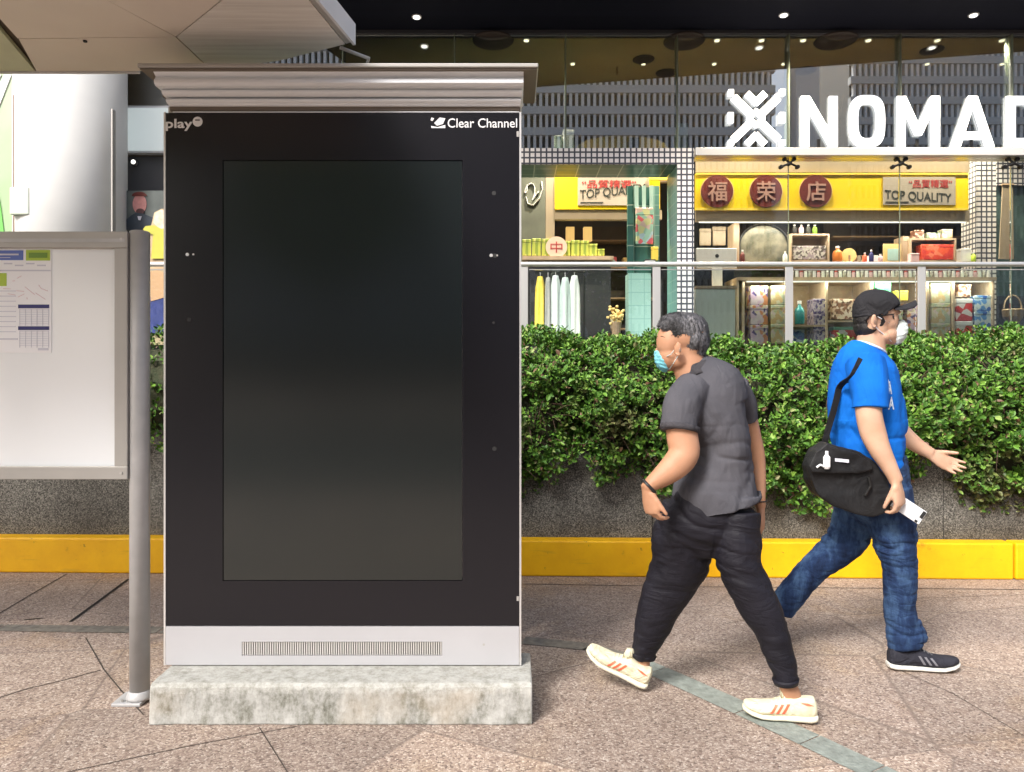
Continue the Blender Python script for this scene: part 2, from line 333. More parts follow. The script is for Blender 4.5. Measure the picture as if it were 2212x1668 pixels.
# --- gingham tile
def grid_mat(name, cell, a, c, gw=.28, offs=(0, 0, 0)):
    m = mat(name, a, .35); t, b = nodes(m); ge = t.nodes.new('ShaderNodeNewGeometry')
    sp = t.nodes.new('ShaderNodeSeparateXYZ'); t.links.new(ge.outputs['Position'], sp.inputs[0]); ms = []
    nm = t.nodes.new('ShaderNodeSeparateXYZ'); t.links.new(ge.outputs['True Normal'], nm.inputs[0])
    for i in range(3):
        d = t.nodes.new('ShaderNodeMath'); d.operation = 'ADD'; d.inputs[1].default_value = 50*cell+offs[i]; t.links.new(sp.outputs[i], d.inputs[0])
        q = t.nodes.new('ShaderNodeMath'); q.operation = 'MODULO'; q.inputs[1].default_value = cell; t.links.new(d.outputs[0], q.inputs[0])
        l = t.nodes.new('ShaderNodeMath'); l.operation = 'LESS_THAN'; l.inputs[1].default_value = cell*gw; t.links.new(q.outputs[0], l.inputs[0])
        ab = t.nodes.new('ShaderNodeMath'); ab.operation = 'ABSOLUTE'; t.links.new(nm.outputs[i], ab.inputs[0])
        k = t.nodes.new('ShaderNodeMath'); k.operation = 'LESS_THAN'; k.inputs[1].default_value = .5; t.links.new(ab.outputs[0], k.inputs[0])
        z = t.nodes.new('ShaderNodeMath'); z.operation = 'MULTIPLY'; t.links.new(l.outputs[0], z.inputs[0]); t.links.new(k.outputs[0], z.inputs[1]); ms.append(z.outputs[0])
    s1 = t.nodes.new('ShaderNodeMath'); s1.operation = 'MAXIMUM'; t.links.new(ms[0], s1.inputs[0]); t.links.new(ms[1], s1.inputs[1])
    s2 = t.nodes.new('ShaderNodeMath'); s2.operation = 'MAXIMUM'; t.links.new(s1.outputs[0], s2.inputs[0]); t.links.new(ms[2], s2.inputs[1])
    t.links.new(mixc(t, s2.outputs[0], a, c), b.inputs['Base Color']); return m
M['gingham'] = grid_mat('black and white mosaic', .0605, (.74, .72, .72), (.045, .05, .07), .30)
M['teal_tile'] = grid_mat('dark teal tiles', .24, (.035, .115, .10), (.30, .38, .33), .05)
M['teal_mid'] = grid_mat('mid teal tiles', .12, (.12, .27, .245), (.30, .42, .38), .06)
M['pale_tile'] = grid_mat('pale teal tiles', .155, (.38, .60, .56), (.24, .44, .42), .05)
# --- glass
def glass(name, refl, tint=(1, 1, 1), rough=0.0):
    m = bpy.data.materials.new(name); m.use_nodes = True; t = m.node_tree; t.nodes.clear()
    o = t.nodes.new('ShaderNodeOutputMaterial'); tr = t.nodes.new('ShaderNodeBsdfTransparent'); tr.inputs[0].default_value = (*tint, 1)
    gl = t.nodes.new('ShaderNodeBsdfGlossy'); gl.inputs['Roughness'].default_value = rough
    mx = t.nodes.new('ShaderNodeMixShader'); fr = t.nodes.new('ShaderNodeFresnel'); fr.inputs[0].default_value = 1.5
    ad = t.nodes.new('ShaderNodeMath'); ad.operation = 'ADD'; ad.inputs[1].default_value = refl-.04; t.links.new(fr.outputs[0], ad.inputs[0]); ad.use_clamp = True
    t.links.new(ad.outputs[0], mx.inputs[0]); t.links.new(tr.outputs[0], mx.inputs[1]); t.links.new(gl.outputs[0], mx.inputs[2]); t.links.new(mx.outputs[0], o.inputs[0]); return m
M['facade_glass'] = glass('coated facade glass', .42, (.86, .90, .86))
M['facade_low'] = glass('clear shopfront glass', .03, (.95, .97, .95))
M['rail_glass'] = glass('balustrade glass', .045, (.95, .99, .97))
M['glass_edge'] = mat('green glass edge', (.16, .19, .14), .3)

# ------------------------------------------------------------------ text
def text_mesh(s, bold=0.0, extr=0.0):
    cu = bpy.data.curves.new('txt', 'FONT'); cu.body = s; cu.offset = bold; cu.extrude = extr; cu.resolution_u = 4
    o = bpy.data.objects.new('txt', cu); COL.objects.link(o); dg = bpy.context.evaluated_depsgraph_get(); dg.update()
    me = bpy.data.meshes.new_from_object(o.evaluated_get(dg)); bpy.data.objects.remove(o); bpy.data.curves.remove(cu); return me
def text(s, name, m, parent, a, b, c, d, Y, bold=0, thick=.004, slant=0, bvh=None, label=None):
    """lettering fitted into the picture rectangle a..c by b..d, standing at depth Y"""
    me = text_mesh(s, bold, .5)
    co_ = np.array([v.co[:] for v in me.vertices]); mn = co_.min(0); mx = co_.max(0)
    x0, x1, z0, z1 = PX(a, Y), PX(c, Y), PZ(d, Y), PZ(b, Y); base = wloc(parent) if parent else Vector((0, 0, 0))
    for v, k in zip(me.vertices, co_):
        u = (k[0]-mn[0])/(mx[0]-mn[0]); q = (k[1]-mn[1])/(mx[1]-mn[1]); h = (k[2]-mn[2])/(mx[2]-mn[2])
        x = x0+u*(x1-x0); z = z0+q*(z1-z0)+slant*(x-x0); y = Y-h*thick
        if bvh:
            hit = bvh.ray_cast(Vector((x, Y-1, z)), Vector((0, 1, 0)), 3)
            y = (hit[0].y if hit[0] else Y) - .001 - h*thick
        v.co = Vector((x, y, z)) - base
    me.materials.clear(); me.materials.append(m); me.name = name
    o = bpy.data.objects.new(name, me); COL.objects.link(o)
    if parent: o.parent = parent
    if label: o['label'] = label
    return o
def wrap(mbs, bvh, off=.002):      # lay flat shapes on the near side of a surface
    o = []
    for v in mbs.v:
        hit = bvh.ray_cast(Vector((v[0], v[1]-1, v[2])), Vector((0, 1, 0)), 3)
        o.append((v[0], (hit[0].y if hit[0] else v[1]) - off, v[2]))
    mbs.v = o; return mbs
def organic(mb, name, m, parent=None, voxel=.006, it=6, fold=None, label=None, post=None):
    me = mb.mesh('tmp'); o = bpy.data.objects.new('tmp', me); COL.objects.link(o)
    r = o.modifiers.new('r', 'REMESH'); r.mode = 'VOXEL'; r.voxel_size = voxel; r.adaptivity = 0
    s = o.modifiers.new('s', 'SMOOTH'); s.factor = .5; s.iterations = it
    dg = bpy.context.evaluated_depsgraph_get(); dg.update(); out = bpy.data.meshes.new_from_object(o.evaluated_get(dg))
    bpy.data.objects.remove(o); bpy.data.meshes.remove(me)
    if fold:
        nv = len(out.vertices); nr = [v.normal.copy() for v in out.vertices]
        for v, n in zip(out.vertices, nr): v.co += n*fold(v.co, n)
    if post:
        import bmesh
        bm = bmesh.new(); bm.from_mesh(out); post(bm); bm.to_mesh(out); bm.free()
    bvh = BVHTree.FromPolygons([v.co.copy() for v in out.vertices], [tuple(p.vertices) for p in out.polygons])
    base = wloc(parent) if parent else Vector((0, 0, 0))
    for v in out.vertices: v.co -= base
    out.polygons.foreach_set('use_smooth', [True]*len(out.polygons)); out.name = name
    out.materials.clear(); out.materials.append(m)
    ob = bpy.data.objects.new(name, out); COL.objects.link(ob); ob.parent = parent
    if label: ob['label'] = label
    return ob, bvh

# ================================================================== GROUND
def sheet(name, x0, x1, y0, y1, z, m):
    o = MB().add([(x0, y0, z), (x1, y0, z), (x1, y1, z), (x0, y1, z)], [(0, 1, 2, 3)]).build(name, m); return tag(o, kind='structure')
sheet('pavement', -150, 150, -150, 150, 0, M['paving'])
asphalt = mat('asphalt', (.05, .05, .052), .85, var=.2, vscale=20, bump=.3, bscale=90)
sheet('road', -150, 150, -13, -2.6, .004, asphalt)
lm = MB()
for i in range(-20, 20): lm.box(i*3.0, i*3.0+1.6, -7.9, -7.78, .007, .009)
tag(lm.build('road_marking', M['white']), kind='structure')
def path_strip(pts, wd, z, name, m, cuts=()):
    mb = MB(); L = []
    for i, p in enumerate(pts):
        a = pts[max(i-1, 0)]; c = pts[min(i+1, len(pts)-1)]; t_ = (c-a); t_.z = 0; t_.normalize(); n = Vector((-t_.y, t_.x, 0))
        L.append((p+n*wd/2, p-n*wd/2))
    for i in range(len(L)-1):
        a, b_ = L[i]; c, d = L[i+1]
        mb.add([(a.x, a.y, z), (b_.x, b_.y, z), (d.x, d.y, z), (c.x, c.y, z)], [(0, 1, 2, 3)])
    return mb
sp = [G(-300, 1352), G(0, 1357), G(350, 1362), G(800, 1372), G(1130, 1384), G(1270, 1398), G(1350, 1420), G(1420, 1450), G(1610, 1535), G(1750, 1600), G(1890, 1667), G(2120, 1780)]
M['strip_faint'] = mat('worn stone strip', (.17, .155, .13), .75, var=.3, vscale=30, bump=.3, bscale=70)
for lo, hi, m_, wd_ in ((6, 11, 'strip', .125), (0, 6, 'strip_faint', .10)):
    st_ = MB()
    for i in range(lo, hi):
        q = path_strip([sp[i].lerp(sp[i+1], .004), sp[i].lerp(sp[i+1], .988)], wd_, .003, '', None); st_.add(q.v, q.f)
    tag(st_.build('paving_strip', M[m_]), kind='structure')
jt = MB()
def jline(pts, wd, z=.0022):
    q = path_strip([G(*p) for p in pts], wd, z, '', None); jt.add(q.v, q.f)
jline([(-80, 1372), (0, 1325), (72, 1282), (145, 1240)], .009)
jline([(-40, 1520), (60, 1488), (130, 1472), (218, 1448)], .006)
jline([(185, 1378), (225, 1448), (262, 1493), (310, 1545)], .006)
jline([(0, 1700), (210, 1655), (420, 1610), (640, 1570)], .004)
jline([(560, 1572), (640, 1700)], .004)
jline([(1130, 1470), (1240, 1440), (1300, 1425)], .003)
jline([(1560, 1350), (1800, 1300), (2212, 1285)], .003)
jline([(1880, 1420), (2060, 1500), (2212, 1590)], .003)
jline([(1130, 1262), (1500, 1268), (2212, 1274)], .010)
tag(jt.build('paving_joint', M['joint']), kind='structure')
g2 = MB(); q = path_strip([G(152, 1344), G(215, 1298), G(277, 1252)], .020, .0026, '', None); g2.add(q.v, q.f)
q = path_strip([G(52, 1340), G(92, 1336)], .014, .0026, '', None); g2.add(q.v, q.f)
tag(g2.build('paving_gap', M['gap']), kind='structure')

# ================================================================== KERB AND PLANTER
def yk(x): return 5.0 - .0265*x
def slab(xa, xb, o0, o1, z0, z1): 
    return [(xa, yk(xa)+o0), (xb, yk(xb)+o0), (xb, yk(xb)+o1), (xa, yk(xa)+o1)], z0, z1
joints = [-9.0, -6.3, PX(2193, 4.91)-7.6, PX(2193, 4.91)-3.35, PX(2193, 4.91), PX(2193, 4.91)+3.2, 9.5]
klab = {1: 'yellow painted kerb stone running in from the far left edge behind the noticeboard', 2: 'long yellow kerb stone running from the left edge behind the noticeboard and kiosk',
        3: 'long yellow painted kerb stone behind the two walking men', 4: 'short end of a yellow kerb stone at the right edge past the dark joint'}
for i in range(2, 5):
    a, c = joints[i], joints[i+1]; mb = MB()
    p, z0, z1 = slab(a+.006, c-.006, 0, .12, 0, .243); mb.prism(p, z0, z1)
    o = mb.build('kerb_stone', M['kerb'], bevel=.012)
    # keep each stone's own bevelled long edges soft and chipped
    tag(o, klab[i], 'kerb', 'yellow kerb stones along the planter')
pw = thing('planter_wall', 'speckled grey granite planter wall under the green hedge', 'wall', (0, yk(0)+.1, 0))
xs = [-9, -6.6, -4.6, -2.6, -.62, PX(1409, 5.08), 2.93, 4.9, 7.0, 9.5]
for a, c in zip(xs[:-1], xs[1:]):
    p, z0, z1 = slab(a+.003, c-.003, .105, .22, .0, 1.02); MB().prism(p, z0, z1).build('granite_slab', M['granite'], pw, bevel=.003)
p, z0, z1 = slab(-9, 9.5, .16, .40, 0, 1.0); MB().prism(p, z0, z1).build('backing', M['darkwall'], pw)

# ================================================================== TERRACE + RAILING
soil = MB().prism([(-9, 5.55), (9.5, 5.2), (9.5, 5.72), (-9, 5.72)], .0, 1.0).build('soil_bed', mat('soil', (.04, .03, .02), .9)); tag(soil, kind='structure')
FL = 1.12
tag(MB().box(-12, 16, 5.721, 14, 0, FL).build('terrace_floor', mat('terrace tiles', (.16, .15, .14), .4, var=.15)), kind='structure')
rl = thing('railing', 'steel balustrade with flat posts and glass infill above the hedge', 'railing', (0, 5.75, FL))
MB().tube([(-8, 5.75, PZ(571, 5.75)), (9, 5.75, PZ(571, 5.75))], .0185, 14).build('handrail', M['steel_light'], rl, smooth=True)
px_ = [1132+286.3*i for i in range(-8, 7)]
for i, px in enumerate(px_):
    x = PX(px, 5.75)
    mb = MB(); mb.box(x-.030, x+.030, 5.745, 5.757, FL-.1, PZ(576, 5.75)); mb.box(x-.008, x+.008, 5.757, 5.80, FL-.1, PZ(580, 5.75))
    mb.build('post', M['steel_light'], rl, bevel=.002)
    if i < len(px_)-1:
        x2 = PX(px_[i+1], 5.75); MB().box(x+.04, x2-.04, 5.760, 5.768, FL+.05, PZ(583, 5.75)).build('glass_panel', M['rail_glass'], rl)
        MB().box(x+.04, x2-.04, 5.759, 5.769, PZ(583, 5.75)+.0005, PZ(581, 5.75)).build('channel', M['pole'], rl)

# ================================================================== HEDGE
leaf = M['leaf'] = mat('hedge leaf', (.05, .12, .02), .5, spec=.32); t, b = nodes(leaf)
ge = t.nodes.new('ShaderNodeNewGeometry'); tc = t.nodes.new('ShaderNodeTexCoord')
rc = ramp(t, ge.outputs['Random Per Island'], [(0, (.045, .115, .020)), (.35, (.075, .180, .026)), (.62, (.11, .25, .028)), (.86, (.22, .38, .06)), (.93, (.30, .33, .14)), (.965, (.12, .06, .035)), (1, (.22, .13, .08))])
pn = tex(t, 'Noise', 1.9, tc.outputs['Object'], Detail=5, Roughness=.6)
rc2 = ramp(t, ge.outputs['Random Per Island'], [(0, (.035, .02, .015)), (.5, (.12, .065, .045)), (.75, (.20, .12, .08)), (1, (.09, .15, .04))])
cc = mixc(t, ramp(t, pn.outputs[0], [(.60, (0, 0, 0)), (.68, (.75, .75, .75))]), rc, rc2); t.links.new(cc, b.inputs['Base Color'])
b.inputs['Transmission Weight'].default_value = 0
bo = [(-60, 1000), (300, 1000), (420, 1010), (1000, 1020), (1130, 1090), (1165, 1085), (1200, 1040), (1228, 990), (1262, 975), (1290, 1040), (1330, 1050), (1380, 1035), (1410, 1060), (1500, 1075), (1600, 1080), (1660, 1075), (1700, 1105), (1790, 1115), (1830, 1085), (1930, 1060), (1985, 1040), (2020, 985), (2050, 1030), (2085, 1095), (2130, 1118), (2170, 1120), (2190, 1100), (2290, 1110), (2500, 1060)]
bx = np.array([PX(a, 4.98) for a, _ in bo]); bz = np.array([PZ(c, 4.98) for _, c in bo])
tp = [(-60, 700), (340, 715), (1000, 715), (1130, 712), (1190, 725), (1240, 712), (1330, 738), (1400, 722), (1560, 735), (1640, 745), (1700, 722), (1800, 742), (1900, 740), (2000, 722), (2060, 735), (2130, 728), (2212, 710), (2400, 715)]
tx = np.array([PX(a, 5.3) for a, _ in tp]); tz = np.array([PZ(c+7, 5.3) for _, c in tp])
def hedge_surf(x, s_):
    """s_ 0..1 from the back of the top over the front to the hanging lower edge -> point, outward normal (y, z)"""
    zt = np.interp(x, tx, tz); zb = np.interp(x, bx, bz); Y0 = yk(x)
    pts = [(5.66, zt-.02), (5.42, zt+.02), (5.22, zt-.0), (Y0-.02, zt-.13), (Y0-.13, zt-.33), (Y0-.14, zt-.55), (Y0-.06, zb+.22), (Y0+.06, zb)]
    d = [0]
    for a, c in zip(pts[:-1], pts[1:]): d.append(d[-1]+math.hypot(c[0]-a[0], c[1]-a[1]))
    q = s_*d[-1]; k = 0
    while k < len(d)-2 and d[k+1] < q: k += 1
    u = (q-d[k])/(d[k+1]-d[k]); a, c = pts[k], pts[k+1]
    ty, tz_ = c[0]-a[0], c[1]-a[1]; l = math.hypot(ty, tz_)
    return a[0]+u*ty, a[1]+u*tz_, -(-tz_)/l*-1 if False else tz_/l, -ty/l
def leaves():
    V = []; Fc = []
    # visible stretch dense; hidden stretch behind the kiosk sparse
    spans = [(-4.1, -2.2, 900), (-2.2, -.1, 700), (-.1, 3.9, 10500), (3.9, 5.0, 900)]
    for xa, xb, n in spans:
        for _ in range(n):
            x = random.uniform(xa, xb); s_ = random.random()**.9
            dn = noise.noise(Vector((x*2.3, s_*5.0, 3.1))); 
            y, z, ny, nz = hedge_surf(x, s_)
            lump = noise.noise(Vector((x*3.4, y*3.4, z*3.4)))*.14 + noise.noise(Vector((x*9, y*9, z*9)))*.07
            if dn < -.22 and random.random() < .55 and s_ > .35: lump -= .13
            if s_ > .93 and random.random() < .45: continue
            nrm = Vector((0, ny, nz)).normalized()
            c = Vector((x, y, z)) + nrm*(lump + random.uniform(-.09, .015))
            lump2 = noise.noise(c*6)
            # a sprig: whorl of leaves round a shoot tip
            up = (nrm*.8 + Vector((random.gauss(0, .45), random.gauss(0, .3), .55+random.gauss(0, .3)))).normalized()
            a = up.orthogonal().normalized(); bb = up.cross(a)
            k = random.choice((5, 6, 7)); ph = random.uniform(0, 6.28); ls = random.uniform(.6, 1.2)
            for j in range(k):
                an = ph + j*2.4; tilt = random.uniform(.25, 1.0)
                d = (a*math.cos(an)+bb*math.sin(an))*tilt + up*random.uniform(.35, .9); d.normalize()
                o = c - up*.010*j + d*.006; L = random.uniform(.029, .047)*ls; W = L*random.uniform(.24, .32)
                sd_ = d.cross(up); sd_ = sd_.normalized() if sd_.length > .01 else a
                n2 = sd_.cross(d); i0 = len(V)
                V += [o, o+d*L*.38+sd_*W+n2*W*.45, o+d*L*.40, o+d*L*.38-sd_*W+n2*W*.45, o+d*L*.75+sd_*W*.78+n2*W*.25, o+d*L*.78-n2*.001, o+d*L*.75-sd_*W*.78+n2*W*.25, o+d*L-n2*L*.08]
                Fc += [(i0, i0+1, i0+2), (i0, i0+2, i0+3), (i0+1, i0+4, i0+5, i0+2), (i0+2, i0+5, i0+6, i0+3), (i0+4, i0+7, i0+5), (i0+5, i0+7, i0+6)]
    return V, Fc
hg = thing('hedge', 'clipped leafy green hedge spilling over the granite planter wall', 'hedge', (0, 5.2, .9))
V, Fc = leaves(); me = bpy.data.meshes.new('foliage'); me.from_pydata([v-Vector((0, 5.2, .9)) for v in V], [], Fc); me.update(); me.materials.append(leaf)
o = bpy.data.objects.new('foliage', me); COL.objects.link(o); o.parent = hg
# woody inside of the hedge
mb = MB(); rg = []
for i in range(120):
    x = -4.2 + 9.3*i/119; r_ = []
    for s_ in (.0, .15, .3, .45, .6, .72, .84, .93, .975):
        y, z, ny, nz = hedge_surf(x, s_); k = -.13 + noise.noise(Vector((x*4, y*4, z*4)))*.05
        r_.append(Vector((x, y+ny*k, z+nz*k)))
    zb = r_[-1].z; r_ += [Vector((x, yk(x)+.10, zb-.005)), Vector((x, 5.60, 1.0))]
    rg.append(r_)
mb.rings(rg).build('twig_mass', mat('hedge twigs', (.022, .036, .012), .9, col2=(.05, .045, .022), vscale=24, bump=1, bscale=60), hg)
tw = MB()
for _ in range(420):
    x = random.uniform(-.1, 3.9); s_ = random.uniform(.35, .99); y, z, ny, nz = hedge_surf(x, s_)
    c = Vector((x, y, z)) + Vector((0, ny, nz))*random.uniform(-.12, -.02); d = Vector((random.gauss(0, .5), -.2, random.gauss(-.4, .6))).normalized()
    tw.tube([c, c+d*.06+Vector((0, 0, .01)), c+d*.13], [.0028, .0022, .0012], 5)
tag(tw.build('twig', mat('brown twigs', (.10, .06, .04), .8, var=.3, vscale=30), hg), kind='stuff')

# ================================================================== PLINTH
Yp = 2.88; xa, xb = PX(322, Yp), PX(1150, Yp)
mb = MB(); rg = []
nx = 150
for i in range(nx+1):
    x = xa + (xb-xa)*i/nx; j1 = noise.noise(Vector((x*9, 0, 0)))*.006+noise.noise(Vector((x*31, 0, 0)))*.003; j2 = noise.noise(Vector((x*9, 3, 0)))*.006+noise.noise(Vector((x*37, 3, 0)))*.004
    rg.append([Vector((x, Yp+j1-.004, 0)), Vector((x, Yp+j1*.7, .05)), Vector((x, Yp+.001+j2*.5, .12)), Vector((x, Yp+.004+j2, .143+j2*.5)), Vector((x, Yp+.016, .156+j1*.4)), Vector((x, Yp+.06, .158)), Vector((x, 3.20, .158)), Vector((x, 3.235, .145)), Vector((x, 3.24, 0))][::-1])
mb.rings(rg); pl = mb.build('concrete_plinth', M['plinth'], bevel=.006)
tag(pl, 'low weathered concrete plinth stained green under the black kiosk', 'plinth')

# ================================================================== KIOSK
Yk = 3.06; kk = thing('display_kiosk', 'tall black digital display kiosk with silver cornice standing on the stained plinth', 'kiosk', (PX(740, Yk), Yk+.09, .160))
kx0, kx1 = PX(354, Yk), PX(1126, Yk); zb, zt = .160, PZ(244, Yk)
MB().box(kx0+.006, kx1-.006, Yk+.022, Yk+.17, .162, PZ(226, Yk)).build('cabinet', M['steel'], kk, bevel=.004)
MB().box(kx0, kx0+.0075, Yk-.002, Yk+.168, .161, zt+.003).build('edge_trim', M['steel_light'], kk)
MB().box(kx1-.0075, kx1, Yk-.002, Yk+.168, .161, zt+.003).build('edge_trim', M['steel_light'], kk)
zs = PZ(1353, Yk)
sx0, sx1, sz0, sz1 = PX(481, Yk), PX(999, Yk), PZ(1255, Yk), PZ(346, Yk)
bz_ = MB(); y0, y1 = Yk, Yk+.02; bx0, bx1 = kx0+.009, kx1-.009
bz_.box(bx0, sx0, y0, y1, zs+.003, zt); bz_.box(sx1, bx1, y0, y1, zs+.003, zt); bz_.box(sx0, sx1, y0, y1, sz1, zt); bz_.box(sx0, sx1, y0, y1, zs+.003, sz0)
bz_.build('bezel', M['bezel'], kk)
MB().box(sx0+.0025, sx1-.0025, Yk+.004, Yk+.019, sz0+.0025, sz1-.0025).build('screen', M['screen'], kk)
# skirt with vent slot
vx0, vx1, vz0, vz1 = PX(523, Yk), PX(955, Yk), PZ(1416, Yk), PZ(1386, Yk)
sk = MB(); y0 = Yk-.003
sk.box(kx0+.009, vx0, y0, y1, .163, zs); sk.box(vx1, kx1-.009, y0, y1, .163, zs); sk.box(vx0, vx1, y0, y1, vz1, zs); sk.box(vx0, vx1, y0, y1, .163, vz0)
skirt = sk.build('skirt', M['skirt'], kk)
MB().box(vx0, vx1, Yk+.014, Yk+.019, vz0, vz1).build('vent_recess', M['rubber'], skirt)
gl_ = MB(); n = 88
for i in range(n):
    x = vx0+(vx1-vx0)*(i+.2)/n; gl_.box(x, x+(vx1-vx0)/n*.58, Yk-.001, Yk+.010, vz0+.002, vz1-.002)
gl_.build('vent_grille', M['steel_light'], skirt)
MB().cyl((PX(1045, Yk), Yk-.0035, PZ(1392, Yk)), .005, .001, 12, 'Y').build('keyhole', M['alu'], skirt)
# cornice: stacked folded profiles, stepping outward to the lid
yr = Yk+.172
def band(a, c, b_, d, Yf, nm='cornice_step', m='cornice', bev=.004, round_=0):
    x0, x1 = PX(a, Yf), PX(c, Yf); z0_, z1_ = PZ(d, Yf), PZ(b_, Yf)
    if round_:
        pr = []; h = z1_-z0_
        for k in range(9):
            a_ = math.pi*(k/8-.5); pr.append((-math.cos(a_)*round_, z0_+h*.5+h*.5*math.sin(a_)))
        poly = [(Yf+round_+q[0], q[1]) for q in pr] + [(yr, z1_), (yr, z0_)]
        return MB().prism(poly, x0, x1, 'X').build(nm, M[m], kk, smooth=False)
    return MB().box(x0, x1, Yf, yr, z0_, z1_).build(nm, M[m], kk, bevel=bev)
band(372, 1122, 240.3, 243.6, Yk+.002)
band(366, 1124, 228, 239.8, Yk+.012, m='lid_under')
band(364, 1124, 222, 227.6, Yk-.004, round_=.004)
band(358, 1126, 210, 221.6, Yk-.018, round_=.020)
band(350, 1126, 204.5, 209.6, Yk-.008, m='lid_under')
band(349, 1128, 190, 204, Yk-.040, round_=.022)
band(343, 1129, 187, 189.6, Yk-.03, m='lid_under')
x0, x1 = PX(336, 3.0), PX(1131, 3.0)   # tall sloped fascia
prof = [(2.996, PZ(186.5, 3.0)), (2.985, PZ(180, 2.99)), (2.985, PZ(172, 2.985)), (3.000, PZ(166, 3.0)), (2.972, PZ(152, 2.975)), (2.972, PZ(149.5, 2.972)), (yr, PZ(149.5, 2.972)), (yr, PZ(186.5, 3.0))]
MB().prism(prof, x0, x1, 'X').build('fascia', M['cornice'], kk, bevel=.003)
lz = PZ(148.5, 2.965)
lid = MB().box(PX(296, 2.95), PX(1163, 2.95), 2.95, 3.34, lz, lz+.017).build('lid', M['alu'], kk, bevel=.004)
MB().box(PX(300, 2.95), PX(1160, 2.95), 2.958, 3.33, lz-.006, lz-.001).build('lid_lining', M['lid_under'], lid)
for a, c, b_, d in ((1058, 1076, 413, 422), (1060, 1078, 548, 557), (1059, 1077, 965, 974), (401, 416, 686, 695)):
    MB().cyl((PX((a+c)/2, Yk), Yk-.0012, PZ((b_+d)/2, Yk)), .009, .0012, 16, 'Y').build('screw_plug', M['rubber'], kk)
MB().cyl((PX(1066, Yk), Yk-.0012, PZ(697, Yk)), .005, .0012, 12, 'Y').build('screw_plug', M['rubber'], kk)
for a, q in ((405, 550), (1061, 552)):
    l_ = MB().cyl((PX(a, Yk), Yk-.003, PZ(q, Yk)), .007, .003, 14, 'Y').build('lock', M['steel_light'], kk)
    MB().cyl((PX(a+13, Yk), Yk-.002, PZ(q, Yk)), .004, .002, 12, 'Y').build('latch_pin', M['steel_light' if a < 500 else 'alu'], kk)
MB().box(PX(1116, Yk), PX(1121, Yk), Yk-.002, Yk-.0002, PZ(1298, Yk), PZ(1288, Yk)).build('catch', M['alu'], kk)
MB().box(PX(1116, Yk), PX(1121, Yk), Yk-.002, Yk-.0002, PZ(296, Yk), PZ(284, Yk)).build('catch', M['alu'], kk)
# printed marks
text('play', 'lettering', M['white'], kk, 358, 257, 416, 283, Yk-.0004, bold=.02, thick=.001)
rd = MB().cyl((PX(427, Yk), Yk-.0012, PZ(263, Yk)), .0205, .001, 20, 'Y').build('emblem', M['white'], kk)
MB().box(PX(422, Yk), PX(432, Yk), Yk-.0018, Yk-.0013, PZ(261, Yk), PZ(258.5, Yk)).build('emblem_bar', M['bezel'], rd)
text('Clear Channel', 'lettering', M['white'], kk, 967, 256, 1117, 276, Yk-.0004, bold=.004, thick=.001)
e = MB(); 
def quad(mb, pts, Y, th=.001): mb.prism([(PX(a, Y), PZ(q, Y)) for a, q in pts], Y-th, Y, 'Y')
quad(e, [(932, 254), (938, 256), (934, 262), (930, 260)], Yk-.0004); quad(e, [(938, 266), (950, 254), (962, 256), (957, 268), (944, 272)], Yk-.0004)
quad(e, [(931, 272), (945, 275), (962, 270), (962, 277), (932, 277)], Yk-.0004); e.build('emblem', M['white'], kk)

# ================================================================== POLE AND NOTICEBOARD
po = thing('steel_pole', 'round grey painted steel pole on a small base plate left of the kiosk', 'pole', (PX(302, 3.09), 3.09, 0))
MB().lathe((PX(302, 3.09), 3.09, .012), [(.0395, 0), (.0395, PZ(500, 3.09)-.016), (.034, PZ(500, 3.09)-.012)], 32).build('shaft', M['pole'], po, smooth=True)
bp_ = MB().box(PX(256, 3.09), PX(318, 3.09), 3.03, 3.15, .001, .014).build('base_plate', M['pole'], po, bevel=.003)
MB().lathe((PX(302, 3.09), 3.09, .0145), [(.052, 0), (.052, .010), (.043, .03), (.040, .034)], 28).build('collar', M['pole'], po, smooth=True)
for a in (264, 276): MB().cyl((PX(a, 3.05), 3.05, .0142), .007, .008, 8).build('bolt', M['steel'], bp_)
Yb = 3.05; nb = thing('noticeboard', 'large white noticeboard in a grey metal frame fixed beside the pole', 'noticeboard', (PX(60, Yb), Yb+.03, PZ(1035, Yb)))
fx0, fx1, fz0, fz1 = PX(-420, Yb), PX(275, Yb), PZ(1036, Yb), PZ(500, Yb); tt = .054
f_ = MB(); 
f_.box(fx0, fx1, Yb, Yb+.06, fz1-.068, fz1); f_.box(fx0, fx1, Yb, Yb+.06, fz0, fz0+tt); f_.box(fx1-tt, fx1, Yb, Yb+.06, fz0+tt, fz1-.068); f_.box(fx0, fx0+tt, Yb, Yb+.06, fz0+tt, fz1-.068)
fr = f_.build('frame', M['alu'], nb, bevel=.003)
MB().box(fx0+.01, fx1-.01, Yb-.002, Yb+.002, fz1-.045, fz1-.030).build('groove', M['pole'], fr)
MB().box(fx0+tt, fx1-tt, Yb+.018, Yb+.05, fz0+tt, fz1-.068).build('panel', M['board'], nb)
for a, q in ((262, 517), (262, 1022)): MB().cyl((PX(a, Yb), Yb-.003, PZ(q, Yb)), .006, .003, 12, 'Y').build('screw', M['steel'], fr)
MB().box(PX(275, Yb)+.001, PX(284, 3.08), Yb+.02, Yb+.05, PZ(560, Yb), PZ(545, Yb)).build('bracket', M['pole'], nb)
MB().box(PX(275, Yb)+.001, PX(284, 3.08), Yb+.02, Yb+.05, PZ(1005, Yb), PZ(990, Yb)).build('bracket', M['pole'], nb)
